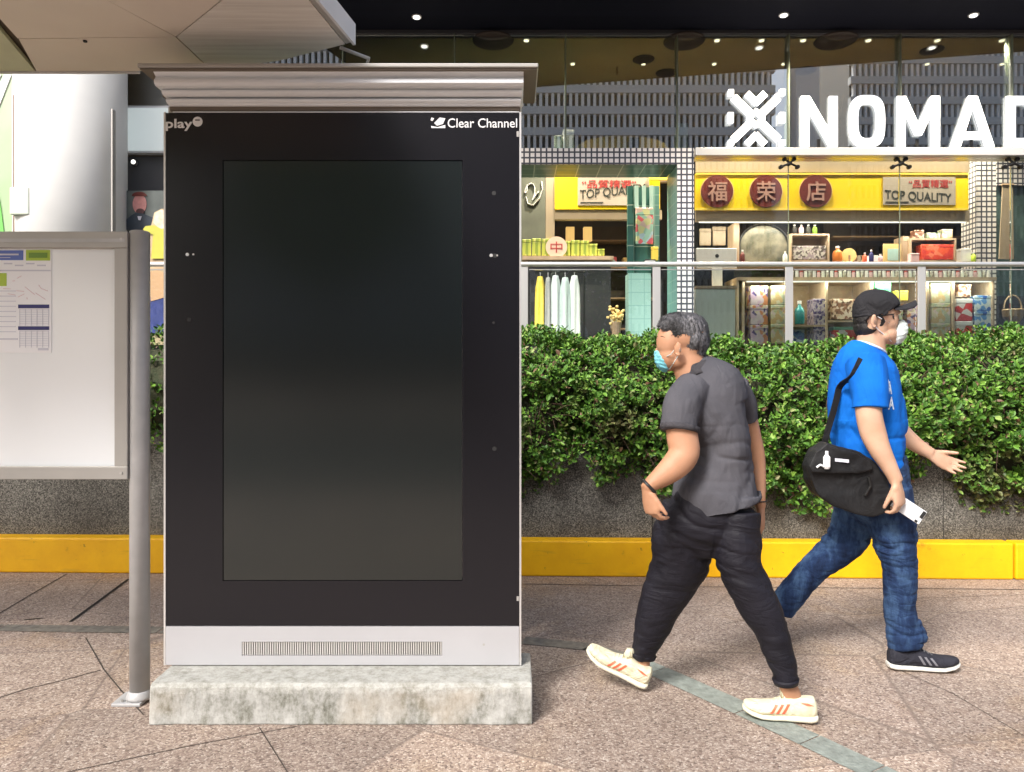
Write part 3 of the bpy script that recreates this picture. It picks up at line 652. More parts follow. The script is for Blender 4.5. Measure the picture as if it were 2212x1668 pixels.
# timetable
Yt = Yb+.015; tb = thing('bus_timetable', 'printed bus timetable sheet with blue header and lime route box on the white board', 'poster', (PX(20, Yt), Yt, PZ(762, Yt)))
MB().pbox(-260, 537, 111, 762, Yt, .002).build('sheet', M['paper'], tb)
MB().pbox(-256, 541, 50, 562, Yt-.0015, .001).build('header_bar', M['blueprint'], tb)
mb = MB(); mb.pbox(-250, 548, 40, 551.5, Yt-.003, .001); mb.pbox(-200, 556, 22, 557.2, Yt-.003, .001); mb.build('header_text', M['palegrey'], tb)
rb = MB().pbox(56, 540, 108, 563, Yt-.0015, .001).build('route_box', M['limeprint'], tb)
text('961M 980', 'route_numbers', M['darkgreenprint'], tb, 60, 545, 104, 558, Yt-.002, bold=.03, thick=.001) if False else MB().pbox(62, 546, 102, 557, Yt-.003, .001).build('route_print', M['darkgreenprint'], rb)
MB().pbox(-250, 590, 14, 618, Yt-.0015, .001).build('route_box', M['limeprint'], tb)
mb = MB(); mb.pbox(-256, 583, 109, 586, Yt-.0015, .001); mb.pbox(-256, 731, 38, 734, Yt-.0015, .001); mb.pbox(82, 752, 104, 757, Yt-.0015, .001)
for i in range(9): mb.pbox(-60+random.uniform(-9, 9), 628+i*11, 34, 629.5+i*11, Yt-.0015, .001)
for i in range(4): mb.pbox(8+i*24, 568+(i % 2)*4, 26+i*24, 571+(i % 2)*4, Yt-.0015, .001)
mb.build('fine_print', M['palegrey'], tb)
mb = MB(); 
for k in range(2):
    for i in range(7): mb.pbox(42, 669+k*47+i*5, 105, 669.8+k*47+i*5, Yt-.0015, .001)
    for i in range(6): mb.pbox(42+i*12.4, 668+k*47, 42.8+i*12.4, 704+k*47, Yt-.0030, .001)
mb.build('table_grid', M['palegrey'], tb)
for k in range(2): MB().pbox(39, 658+k*47, 106, 666+k*47, Yt-.0015, .001).build('table_header', M['navyprint'], tb)
mb = MB()
for _ in range(14):
    a = random.uniform(-20, 100); q = random.uniform(594, 650); c = a+random.uniform(-22, 22); d = q+random.uniform(-14, 18)
    p0, p1 = P(a, q, Yt-.001), P(c, d, Yt-.001); mb.tube([p0, p1], .0009, 4)
mb.build('route_map', M['pinkprint'], tb)

# ================================================================== SHELTER CANOPY
cz = 2.75
def cpt(px, py, z=cz): q = G(px, py, z); return (q.x, q.y)
def cmat(name, c, ang, c2):
    return mat(name, c, .5, .1, col2=c2, vscale=4, stretch=(22*abs(math.cos(ang))+.6, 22*abs(math.sin(ang))+.6, 1), bump=.03, bscale=10)
CA = mat('canopy sheet warm', (.72, .64, .56), .5, 0, col2=(.78, .71, .63), vscale=2.2, bump=.03)
CB = mat('canopy sheet brushed', (.52, .48, .42), .45, 0, bump=.03)
t, b = nodes(CB); tc = t.nodes.new('ShaderNodeTexCoord'); mp = t.nodes.new('ShaderNodeMapping'); mp.inputs['Rotation'].default_value = (0, 0, R(-38)); mp.inputs['Scale'].default_value = (1.5, 26, 1)
t.links.new(tc.outputs['Object'], mp.inputs[0]); n1 = tex(t, 'Noise', 1.4, mp.outputs[0], Detail=5); t.links.new(ramp(t, n1.outputs[0], [(.3, (.64, .60, .55)), (.7, (.82, .79, .74))]), b.inputs['Base Color'])
CC = mat('canopy sheet greenish', (.58, .60, .42), .5, 0, var=.05)
cn = thing('shelter_canopy', 'beige metal panelled bus shelter canopy overhead at the top left', 'canopy', (-2, 2.4, cz))
def cpanel(poly, m, inset=.004, t_=.02, z=cz):
    c = Vector((sum(p[0] for p in poly)/len(poly), sum(p[1] for p in poly)/len(poly)))
    q = [tuple(c+(Vector(p)-c)*(1-inset/max((Vector(p)-c).length, .05))) for p in poly]
    return MB().prism(q, z, z+t_).build('panel', m, cn)
A = cpt(762, 91); Bc = cpt(600, 133); FR = cpt(300, 155); FL_ = (-6.0, FR[1])
S1 = cpt(380, 80); S2 = cpt(432, 137); 
def ext(p, q, yv): u = (yv-q[1])/(q[1]-p[1]); return (q[0]+(q[0]-p[0])*u, yv)
YB = 1.5
E1 = ext(cpt(380, 80), cpt(230, 0), YB)      # seam running back left
E2 = cpt(480, 0); E2 = ext(S1, E2, 1.7)
RE = cpt(686, 0); 
R1 = cpt(747, 96); R2 = ext(R1, cpt(668, 0), YB)   # inner line of the edge trim
S2f = (S2[0], FR[1]-.004+.0) if False else cpt(455, 150)
def onl(p, q, yv): return ext(q, p, yv) if False else (p[0]+(q[0]-p[0])*(yv-p[1])/(q[1]-p[1]), yv)
K1 = onl(S1, cpt(480, 0), R1[1]-.0 if False else 2.45); 
u_ = Vector(cpt(480, 0))-Vector(S1); v_ = Vector(R2)-Vector(R1); w_ = Vector(R1)-Vector(S1)   # where the seam meets the trim
k_ = (w_.x*v_.y-w_.y*v_.x)/(u_.x*v_.y-u_.y*v_.x); X1 = tuple(Vector(S1)+u_*k_)
F2 = cpt(600, 133)
cpanel([S1, X1, R1, F2, S2f], CB)
cpanel([S1, E1, R2, X1], CA)
H0 = cpt(38, 84); L0 = cpt(75, 151); L1 = ext(L0, cpt(0, 60), YB)
L0f = onl(cpt(0, 60), L0, FR[1]-.002)
XL = (-1.782, 2.04)
cpanel([S1, XL, H0], CA); cpanel([S1, H0, L0f, (FR[0], FR[1]-.002), S2f], CA)
cpanel([L0f, XL, E1, (-6, YB), (-6, FR[1]-.002)], CC)
# outer trim, rising edge lip and the top deck
RT = ext(A, RE, YB)
MB().prism([R1, A, RT, R2], cz+.001, cz+.03).build('edge_trim', M['alu'], cn, bevel=.002)
MB().prism([(A[0], A[1]+.004), (A[0]+.012, A[1]), (RT[0]+.012, RT[1]), (RT[0], RT[1])], cz-.012, cz+.075).build('edge_lip', M['white_paint'], cn)
MB().prism([(-6, FR[1]), (FR[0], FR[1]), S2f, cpt(600, 134), A, RT, (-6, YB)], cz+.032, cz+.07).build('deck', M['lid_under'], cn)
MB().prism([(-6, FR[1]), (FR[0], FR[1]), (FR[0], FR[1]+.012), (-6, FR[1]+.012)], cz-.006, cz+.07).build('edge_lip', M['white_paint'], cn)
q = cpt(184, 88); MB().cyl((q[0], q[1], cz-.006), .008, .006, 12).build('screw', M['rubber'], cn)
MB().tube([Vector((A[0]-.06, A[1]+.03, cz-.01)), Vector((A[0]+.05, A[1]+.09, cz-.03)), Vector((A[0]+.02, A[1]+.16, cz-.05))], .008, 8).build('drain_spout', M['alu'], cn, smooth=True)
# posts carrying the canopy, behind the viewer
for x, y in ((-2.9, 1.75), (-5.4, 1.75)): MB().cyl((x, y, 0), .06, cz, 20).build('support_post', M['pole'], cn, smooth=True)

# ================================================================== SHOP BUILDING
YG = 8.06
bd = thing('shop_building', 'glass fronted shop building with mosaic portal behind the terrace', 'building', (4, 8, FL))
ZC = 5.06; ZB0, ZB1 = PZ(338, 8), PZ(321, 8)
MB().box(-12, 18, 8.14, 13, ZC, ZC+.05).build('ceiling', M['brownceil'], bd)
MB().prism([(-12, 7.8), (-2.2, 7.8), (-1.6, 6.15), (.35, 6.5), (5.85, 7.54), (7.9, 7.93), (7.9, 8.13), (-12, 8.13)], 5.10, 5.16).build('soffit', M['darkceil'], bd)
MB().prism([(-12, 7.8), (-2.2, 7.8), (-1.6, 6.15), (.35, 6.5), (5.85, 7.54), (7.9, 7.93), (7.9, 8.13), (-12, 8.13)], 5.165, 9.5).build('upper_facade', mat('upper cladding', (.35, .35, .36), .5, var=.05), bd)
MB().box(-12, 18, 8.02, 8.13, ZC+.003, 5.097).build('head_frame', M['darkwall'], bd)
for z, m_ in ((5.065, 'darkceil'),): pass
MB().box(-12, 18, 12.6, 12.7, FL, ZC).build('back_wall', M['darkwall'], bd)
MB().box(-12, -11.9, 8.2, 12.6, FL, ZC).build('side_wall', M['darkwall'], bd); MB().box(17.9, 18, 8.2, 12.6, FL, ZC).build('side_wall', M['darkwall'], bd)
MB().box(-12, 18, 8.3, 12.5, FL+.001, FL+.012).build('shop_floor', mat('shop floor', (.20, .17, .13), .35, var=.2), bd)
jx = [1222+240.5*i for i in range(-10, 8)]
for i in range(len(jx)-1):
    a, c = PX(jx[i], 8.06), PX(jx[i+1], 8.06)
    MB().box(a+.006, c-.006, YG, YG+.012, ZB1+.003, ZC).build('glass_pane', M['facade_glass'], bd)
    MB().box(c-.005, c+.005, YG-.03, YG+.10, ZB1+.003, ZC).build('glass_fin', M['glass_edge'], bd)
    if jx[i] > 1400:
        a_ = max(a, PX(1502, 8.06))
        MB().box(a_+.006, c-.006, YG, YG+.012, FL+.02, ZB0-.003).build('glass_pane', M['facade_low'], bd)
        MB().box(c-.004, c+.004, YG-.002, YG+.016, FL+.02, ZB0-.003).build('glass_joint', M['glass_edge'], bd)
        sp_ = MB(); zc = PZ(352, 8); sp_.cyl((c, YG-.05, zc), .022, .05, 12, 'Y')
        for dx, dz in ((-.09, -.035), (.09, -.035), (-.05, .05), (.05, .05)): sp_.tube([(c, YG-.045, zc), (c+dx, YG-.035, zc+dz)], [.013, .010], 8); sp_.cyl((c+dx, YG-.04, zc+dz), .022, .035, 12, 'Y')
        sp_.build('spider_fitting', M['fitting'], bd)
MB().box(PX(1501, 8), 17, 7.96, 8.2, ZB0, ZB1).build('steel_beam', M['steel_light'], bd, bevel=.006)
# mosaic portal
pt = MB(); zpt, zpb = PZ(320, 7.98), PZ(355, 7.98); xr0, xr1 = PX(1463, 7.98), PX(1499, 7.98)
pt.box(-3.5, xr1, 7.98, 8.0, zpb, zpt); pt.box(xr0, xr1, 7.98, 8.0, FL, zpb-.0005); pt.box(xr1-.02, xr1-.0005, 8.0005, 8.55, FL, zpt-.001)
pt.build('mosaic_portal', M['gingham'], bd)
MB().box(-3.5, xr0-.001, 8.001, 8.52, zpb+.001, zpb+.06).build('portal_head_lining', M['teal_tile'], bd)
MB().box(xr0+.001, xr0+.06, 8.001, 8.50, FL, zpb-.001).build('portal_side_lining', M['teal_mid'], bd)
MB().box(PX(1463, 8.1), PX(1486, 8.1), 8.10, 8.2, zpt+.002, PZ(266, 8.1)).build('mosaic_stub', M['mint'], bd)
MB().box(PX(2110, 8.7), PX(2152, 8.7), 8.7, 9.0, FL+.012, PZ(342, 8.7)).build('mosaic_column', M['gingham'], bd)
MB().box(PX(2154, 9.05), PX(2230, 9.05), 9.05, 9.1, PZ(400, 9.05), PZ(345, 9.05)).build('mosaic_wall', M['gingham'], bd)
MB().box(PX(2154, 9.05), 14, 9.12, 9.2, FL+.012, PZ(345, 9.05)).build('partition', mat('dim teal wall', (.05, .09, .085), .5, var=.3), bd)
MB().tube([P(1333, 95, 8.9), P(1333, 162, 8.9)], .012, 8).build('hanging_rod', M['brown'], bd)
for x_, y_ in ((1065, 87), (1478, 88), (1805, 87), (2270, 95)):
    q = G(x_, y_, ZC); o = MB(); o.lathe((q.x, q.y, ZC-.03), [(.10, .0), (.215, .012), (.23, .029)], 32); o.build('ceiling_diffuser', M['grille'], bd, smooth=True)
for x_, y_ in ((2013, 108), (1740, 152), (1439, 157), (1390, 128)):
    q = G(x_, y_, ZC); o = MB(); o.lathe((q.x, q.y, ZC-.02), [(.05, .0), (.12, .008), (.13, .019)], 24); o.build('ceiling_diffuser', M['grille'], bd, smooth=True)

# downlights
def downlight(px, py, zc, r, lm_, energy=0):
    q = G(px, py, zc); t_ = thing('downlight', DL, 'light', (q.x, q.y, zc-.012), DG)
    o = MB(); o.lathe((q.x, q.y, zc-.012), [(r*.82, 0), (r*1.15, 0), (r*1.15, .0115), (r*.82, .0115)], 20); o.build('trim', M['steel_light'], t_)
    MB().cyl((q.x, q.y, zc-.02), r*.80, .012, 16, r2=r*.8).build('lens', lm_, t_)
    if energy:
        l = bpy.data.lights.new('downlight_beam', 'SPOT'); l.energy = energy; l.spot_size = R(110); l.spot_blend = .8; l.color = (1, .86, .66); l.shadow_soft_size = .05
        lo = bpy.data.objects.new('downlight_beam', l); COL.objects.link(lo); lo.parent = t_; lo.location = (0, 0, -.03)
DL = 'round warm downlight in the front row of the brown shop ceiling'; DG = 'downlights in the front row of the shop ceiling'
for k, x_ in enumerate((1137, 1549, 1645, 1735, 1876, 2025, 2165)): downlight(x_, 85, ZC, .036, M['lamp'], 230 if k in (0, 1, 3, 5, 6) else 0)
DL = 'small round downlight in the rear row of the brown shop ceiling'; DG = 'downlights in the rear row of the shop ceiling'
for k, x_ in enumerate((1237, 1390, 1543, 1693, 2003, 2165)): downlight(x_, 136, ZC, .030, M['lamp'], 420 if k in (0, 2, 4) else 0)
DL = 'white downlight in the dark soffit above the glass front'; DG = 'downlights in the dark outer soffit'
for x_, y_ in ((900, 35), (1693, 31), (2103, 31)): downlight(x_, y_, 5.10, .045, M['lamp_cool'], 330)

# big white illuminated sign
sg = thing('shop_sign', 'large white illuminated letters with a woven cross emblem on the steel beam', 'sign', (PX(1900, 8.0), 8.0, ZB1))
Ys = 8.052
def lx(a): return PX(a, Ys)
def lz_(q): return PZ(q, Ys)
def lpoly(pts): mb = MB(); mb.prism([(lx(a), lz_(q)) for a, q in pts], Ys-.022, Ys, 'Y'); return mb
def lring(mb, x0, x1, y0, y1, wd, left=2.6, right=2.6):
    n = 56; o = []; i_ = []; cx, cy = (x0+x1)/2, (y0+y1)/2; rx, ry = (x1-x0)/2, (y1-y0)/2
    for k in range(n):
        a = 2*math.pi*k/n; e = right if math.cos(a) > 0 else left
        f = lambda r, v: math.copysign(abs(v)**(2/e), v)*r
        o.append((cx+f(rx, math.cos(a)), cy+f(ry, math.sin(a)))); i_.append((cx+f(rx-wd, math.cos(a)), cy+f(ry-wd, math.sin(a))))
    for k in range(n):
        q = [o[k], o[(k+1) % n], i_[(k+1) % n], i_[k]]; b0 = len(mb.v)
        vs = [(lx(a), y, lz_(c)) for y in (Ys-.022, Ys) for a, c in q]; mb.add(vs, [(0, 1, 2, 3), (7, 6, 5, 4), (0, 4, 5, 1), (3, 2, 6, 7)])
    return mb
lpoly([(1729, 318), (1729, 209), (1748, 209), (1790, 281), (1790, 209), (1808, 209), (1808, 318), (1789, 318), (1747, 245), (1747, 318)]).build('letter', M['white_glow'], sg)
lring(MB(), 1833, 1910, 207, 319, 19, 3.1, 3.1).build('letter', M['white_glow'], sg)
lpoly([(1936, 318), (1936, 209), (1955, 209), (1982, 268), (2009, 209), (2028, 209), (2028, 318), (2010, 318), (2010, 248), (1989, 294), (1975, 294), (1954, 248), (1954, 318)]).build('letter', M['white_glow'], sg)
mb = lpoly([(2053, 318), (2090, 209), (2109, 209), (2146, 318), (2126, 318), (2099.5, 234), (2073, 318)]); q = lpoly([(2083, 286), (2116, 286), (2121.5, 302), (2078, 302)]); mb.add(q.v, q.f); mb.build('letter', M['white_glow'], sg)
mb = lpoly([(2172, 318), (2172, 209), (2191, 209), (2191, 318)]); mb.add(*(lambda z: (z.v, z.f))(lpoly([(2191.2, 227), (2191.2, 209), (2222, 209), (2248, 232), (2248, 295), (2222, 318), (2191.2, 318), (2191.2, 300), (2214, 300), (2229, 287), (2229, 240), (2214, 227)]))); mb.build('letter', M['white_glow'], sg)
eb = []
def ebar(x0, y0, x1, y1, wd, off):    # a bar between two picture points
    a = P(x0, y0, Ys-off); c = P(x1, y1, Ys-off); d = (c-a).normalized(); n = Vector((-d.z, 0, d.x))*wd*Ys/F/2
    mb = MB(); mb.prism([((a+n).x, (a+n).z), ((a-n).x, (a-n).z), ((c-n).x, (c-n).z), ((c+n).x, (c+n).z)], Ys-.022-off, Ys-off, 'Y'); mb.build('emblem_bar', M['white_glow'], sg)
cx_, cy_ = 1632, 257
ebar(1583, 211, 1624, 251, 17, 0); ebar(1583, 303, 1624, 263, 17, .001); ebar(1681, 211, 1640, 251, 17, .002); ebar(1681, 303, 1640, 263, 17, .003)
ebar(1615, 259, 1634, 240, 11, .004); ebar(1630, 240, 1649, 259, 11, .006); ebar(1615, 255, 1634, 274, 11, .008); ebar(1649, 255, 1630, 274, 11, .010)
ebar(1612, 203, 1634, 225, 15, 0.002); ebar(1652, 203, 1630, 225, 15, .005); ebar(1612, 313, 1634, 291, 15, .002); ebar(1652, 313, 1630, 291, 15, .005)
for x_, y_, w_, h_ in ((1577, 203, 11, 13), (1687, 203, 11, 13), (1576, 257, 12, 22), (1687, 257, 12, 22), (1577, 311, 12, 12), (1687, 311, 12, 12)):
    MB().box(PX(x_-w_/2, Ys), PX(x_+w_/2, Ys), Ys-.05, Ys, PZ(y_+h_/2, Ys), PZ(y_-h_/2, Ys)).build('emblem_dot', M['white_glow'], sg)
for x_ in (1632, 1769, 1871, 1982, 2099): MB().box(PX(x_-3, Ys), PX(x_+3, Ys), Ys+.001, Ys+.02, ZB1+.001, ZB1+.12).build('standoff', M['fitting'], sg)

# yellow shop name board
Yy = 8.55
mb = MB(); mb.box(PX(1503, Yy), PX(2094, Yy), Yy, Yy+.03, PZ(372, Yy), PZ(330, Yy)); mb.box(PX(1503, Yy), PX(2094, Yy), Yy-.001, Yy+.03, PZ(479, Yy), PZ(455, Yy)); mb.build('fascia', M['beige'], bd)
yb = thing('name_board', 'long yellow name board with three dark red discs above the shop counter', 'sign', (PX(1800, Yy), Yy-.05, PZ(454, Yy)))
MB().box(PX(1503, Yy-.05), PX(2092, Yy-.05), Yy-.05, Yy-.002, PZ(453, Yy-.05), PZ(375, Yy-.05)).build('board', M['yellow'], yb)
mb = MB(); mb.box(PX(1503, Yy-.06), PX(2092, Yy-.06), Yy-.06, Yy-.051, PZ(378, Yy-.05), PZ(374, Yy-.05)); mb.box(PX(1503, Yy-.06), PX(2092, Yy-.06), Yy-.06, Yy-.051, PZ(454.5, Yy-.05), PZ(450, Yy-.05)); mb.build('edge_strip', M['yellow_light'], yb)
for ch, x_ in (('福', 1549.5), ('荣', 1655), ('店', 1762.5)):
    d_ = MB().cyl((PX(x_, 8.48), 8.48, PZ(413, 8.48)), .182, .018, 36, 'Y').build('disc', M['maroon'], yb)
    MB().cyl((PX(x_, 8.492), 8.4985, PZ(413, 8.492)), .194, .001, 36, 'Y').build('disc_rim', M['cream'], d_)
    text(ch, 'character', M['pinkwhite'], d_, x_-21, 392, x_+21, 435, 8.479, bold=.012, thick=.008)
def quality(parent, x0, x1, Y, y0=383, y1=443, cutx=None, sl_=0):
    q = MB().box(PX(x0, Y), PX(x1, Y), Y-.012, Y-.0005, PZ(y1, Y), PZ(y0, Y)).build('slogan_board', M['greyboard'], parent); W = x1-x0; Yt_ = Y-.013
    text('“品質精選”', 'red_lettering', M['redtext'], q, x0+W*(.36 if not sl_ else .06), y0+5, x0+W*.96 if not sl_ else x0+W*.82, y0+23, Yt_, bold=.01, thick=.002)
    text('TOP QUALITY', 'dark_lettering', M['darktext'], q, x0+W*.03, y0+27, x0+W*.95, y0+(50 if not sl_ else 50), Yt_, bold=.012, thick=.002, slant=(-.06 if not sl_ else .10))
    MB().box(PX(x0+W*.04, Yt_), PX(x0+W*.36, Yt_), Yt_-.002, Yt_-.0002, PZ(y1-5, Yt_), PZ(y1-7.5, Yt_)).build('underline', M['darktext'], q)
quality(yb, 1907, 2063, 8.50)

# ---- left counter seen through the portal
Yl = 9.0
kc = thing('market_stall', 'beige framed stall with yellow slogan header seen through the mosaic portal', 'stall', (PX(1290, Yl), Yl, FL+.012))
mb = MB(); mb.box(PX(1179, Yl), PX(1198, Yl), Yl, Yl+.1, FL+.012, PZ(383, Yl)); mb.build('frame_post', M['beige'], kc)
MB().box(PX(1198, Yl)+.001, PX(1430, Yl), Yl-.001, Yl+.1, PZ(474, Yl), PZ(454, Yl)).build('frame_rail', M['beige'], kc)
MB().box(PX(1198, Yl)+.001, PX(1452, Yl), Yl, Yl+.1, PZ(392, Yl), PZ(382, Yl)).build('frame_rail', M['beige'], kc)
hd = MB().box(PX(1198, Yl)+.001, PX(1425, Yl), Yl-.02, Yl-.002, PZ(453, Yl), PZ(380, Yl)).build('header', M['yellow'], kc)
quality(kc, 1248, 1402, Yl-.022, 384, 444, sl_=1)
MB().box(PX(1400, Yl), PX(1452, Yl), 8.90, 8.95, PZ(393, Yl), PZ(381, Yl)).build('yellow_light_box', M['yellow_light'], kc)
MB().box(PX(1128, Yl), PX(1322, Yl), 8.86, 9.3, PZ(561, 8.86), PZ(553, 8.86)).build('counter_top', M['wood'], kc)
MB().box(PX(1140, Yl), PX(1318, Yl), 8.95, 9.3, FL+.012, PZ(561.5, 8.86)-.001).build('counter_base', M['darkwall'], kc)
# white scribble mural at the far left of the portal
mu_ = thing('wall_mural', 'dim green wall panel with looping white brush strokes left of the beige post', 'mural', (PX(1150, 9.4), 9.4, PZ(560, 9.4)))
MB().box(PX(1050, 9.4), PX(1185, 9.4), 9.4, 9.43, FL+.012, PZ(380, 9.4)).build('panel', mat('dim olive wall', (.07, .08, .06), .6, var=.3, vscale=3), mu_)
pts = [P(1132+6*math.cos(a*1.9)+a*5, 400+14*math.sin(a*1.7)+a*4, 9.39) for a in np.linspace(0, 6, 40)]
MB().tube(pts, .022, 8, flat=.3).build('brush_stroke', M['white'], mu_)
MB().tube([P(1136, 425, 9.39), P(1140, 440, 9.385), P(1152, 444, 9.385), P(1165, 430, 9.385), P(1172, 410, 9.39), P(1170, 392, 9.39)], .022, 8, flat=.3).build('brush_stroke', M['white'], mu_)
# teal product stand
tsd = thing('product_stand', 'tall dark green and pale teal product stand inside the portal', 'display stand', (PX(1390, 8.7), 8.75, FL+.012))
MB().box(PX(1358, 8.7), PX(1406, 8.7), 8.7, 8.95, FL+.012, PZ(590, 8.7)).build('plinth', M['pale_tile'], tsd)
MB().box(PX(1357, 8.7), PX(1370, 8.7), 8.74, 8.80, PZ(589, 8.7)+.0, PZ(400, 8.7)).build('upright', M['teal_tile'], tsd)
MB().box(PX(1414, 8.7), PX(1426, 8.7), 8.74, 8.80, FL+.012, PZ(400, 8.7)).build('upright', M['teal_mid'], tsd)
for a in (1372, 1388, 1404): MB().box(PX(a, 8.7), PX(a+8, 8.7), 8.72, 8.735, PZ(448, 8.7), PZ(400, 8.7)).build('slat', M['teal_light'], tsd)
MB().box(PX(1371, 8.7), PX(1413, 8.7), 8.80, 8.82, PZ(588, 8.7), PZ(400, 8.7)).build('back_panel', M['teal_tile'], tsd)

def pat(name, cols, sc_=30, st=(1, 1, 1)):
    m = mat(name, cols[0], .45); t, b = nodes(m); tc = t.nodes.new('ShaderNodeTexCoord'); mp = t.nodes.new('ShaderNodeMapping'); mp.inputs['Scale'].default_value = st
    t.links.new(tc.outputs['Object'], mp.inputs[0]); vo = tex(t, 'Voronoi', sc_, mp.outputs[0]); sep = t.nodes.new('ShaderNodeSeparateColor'); t.links.new(vo.outputs['Color'], sep.inputs[0])
    n = len(cols); t.links.new(ramp(t, sep.outputs[0], [(i/n, c) for i, c in enumerate(cols)], 'CONSTANT'), b.inputs['Base Color']); return m
PT = {
 'violet': pat('violet floral tin', [(.55, .40, .55), (.62, .55, .40), (.10, .06, .22), (.55, .22, .10), (.60, .50, .56)], 26),
 'floral': pat('pale floral tin', [(.60, .55, .40), (.45, .50, .30), (.62, .50, .50), (.40, .45, .35), (.55, .40, .2)], 26),
 'plum': pat('plum speckled tin', [(.45, .38, .45), (.08, .05, .18), (.30, .22, .35), (.55, .48, .45)], 38),
 'red': pat('red and white carton', [(.60, .04, .04), (.55, .05, .05), (.68, .66, .66), (.40, .02, .03)], 14),
 'blue': pat('blue printed carton', [(.10, .28, .62), (.45, .60, .72), (.03, .12, .45), (.60, .68, .72)], 22),
 'choc': pat('brown truffle box', [(.22, .10, .06), (.55, .40, .28), (.12, .05, .03), (.60, .50, .40)], 34),
 'bright': pat('bright red pack', [(.75, .10, .04), (.68, .06, .03), (.80, .22, .12), (.60, .05, .04)], 20),
 'speck': pat('speckled box', [(.55, .52, .45), (.10, .08, .07), (.60, .55, .50), (.35, .28, .30)], 45),
 'leafpack': pat('green leaf packet', [(.42, .48, .08), (.22, .30, .05), (.55, .55, .18), (.35, .40, .10)], 9, (3, 1, .6)),
 'poster': pat('bright collage', [(.65, .12, .14), (.30, .50, .40), (.60, .60, .30), (.40, .55, .60), (.60, .45, .4)], 16),
 'mix': pat('mixed jars', [(.5, .55, .45), (.35, .30, .25), (.6, .6, .55), (.2, .3, .2)], 40)}
def item(name, label, cat, m, a, b_, c, d, Y, t_=.15, group=None, lidm=None):
    """packaged good: body with a folded lid or cap band"""
    x0, x1, z0, z1 = PX(a, Y), PX(c, Y), PZ(d, Y), PZ(b_, Y); h = z1-z0
    r_ = thing(name, label, cat, ((x0+x1)/2, Y+t_/2, z0), group)
    MB().box(x0, x1, Y, Y+t_, z0, z0+h*.80).build('body', m, r_, bevel=min(.006, h*.1))
    MB().box(x0-.002, x1+.002, Y-.002, Y+t_+.002, z0+h*.80+.0005, z1).build('lid', lidm or m, r_, bevel=min(.005, h*.05))
    return r_
def bottle(name, label, cat, m, px, b_, d, Y, r, group=None, capm=None):
    z0, z1 = PZ(d, Y), PZ(b_, Y); h = z1-z0; c = (PX(px, Y), Y, z0); t_ = thing(name, label, cat, c, group)
    MB().lathe(c, [(r*.9, 0), (r, h*.05), (r, h*.55), (r*.85, h*.66), (r*.35, h*.78), (r*.35, h*.86)], 16).build('body', m, t_, smooth=True)
    MB().lathe((c[0], c[1], z0+h*.861), [(r*.42, 0), (r*.42, h*.13), (r*.3, h*.139)], 12).build('cap', capm or M['white'], t_); return t_
# leaf packets on the left counter
zct = PZ(553, 8.86)+.001
for i, (a, c, q) in enumerate(((1128, 1147, 517), (1149, 1168, 515), (1170, 1189, 516), (1214, 1232, 521), (1234, 1252, 519), (1254, 1272, 520), (1273, 1290, 527), (1291, 1306, 538))):
    item('leaf_packet', ['leftmost green leaf packet on the stall counter', 'second green leaf packet from the left on the stall counter', 'green leaf packet half hidden by the round cream tag', 'green leaf packet just right of the round cream tag', 'green leaf packet, second right of the cream tag', 'green leaf packet in the middle of the right-hand row', 'lower green leaf packet near the end of the row', 'smallest green leaf packet at the right end of the row'][i], 'packet', PT['leafpack'], a, q, c, 552.5, 8.92, .1, 'green leaf packets on the stall counter')
rt = thing('round_tag', 'round cream shop tag standing among the green packets', 'tag', (PX(1202, 8.89), 8.89, zct)); MB().cyl((PX(1202, 8.88), 8.88, PZ(534, 8.88)), .128, .012, 28, 'Y').build('disc', mat('cream tag', (.80, .58, .45), .5), rt)
text('中', 'mark', M['redtext'], rt, 1189, 522, 1215, 546, 8.879, thick=.003)
for i, (px, q, r_) in enumerate(((1262, 508, .03), (1277, 512, .026), (1290, 522, .03))): pass
lan = []
for i, x_ in enumerate((1232, 1270)):
    t_ = thing('paper_lantern', ['square glowing paper lantern above the packets on the left', 'square glowing paper lantern above the packets on the right'][i], 'lantern', (PX(x_, 9.2), 9.2, PZ(520, 9.2)), 'paper lanterns in the stall')
    MB().box(PX(x_-9, 9.2), PX(x_+9, 9.2), 9.2, 9.3, PZ(540-20, 9.2), PZ(490, 9.2)).build('shade', mat('lantern paper', (.7, .5, .2), .6, emit=(1, .62, .22), es=.35), t_)
    MB().tube([(PX(x_, 9.2), 9.25, PZ(490, 9.2)), (PX(x_, 9.2), 9.25, PZ(478, 9.2))], .004, 6).build('cord', M['black'], t_)
item('hanging_pack', 'colourful pink and green printed pouch hanging on the product stand', 'packet', PT['poster'], 1374, 449, 1411, 527, 8.66, .03)
item('yellow_pouch', 'plain yellow pouch on the right of the product stand', 'pouch', M['yellow_light'], 1408, 533, 1422, 562, 8.66, .05)
item('ribbon_box', 'small white box with a black ribbon near the handrail', 'box', M['white'], 1394, 560, 1416, 574, 8.6, .08, lidm=M['black'])
for i, (x_, y_, m_) in enumerate(((1301, 560, 'wood'), (1312, 566, 'cream'), (1246, 512, 'steel_light'), (1262, 508, 'steel_light'))):
    pass
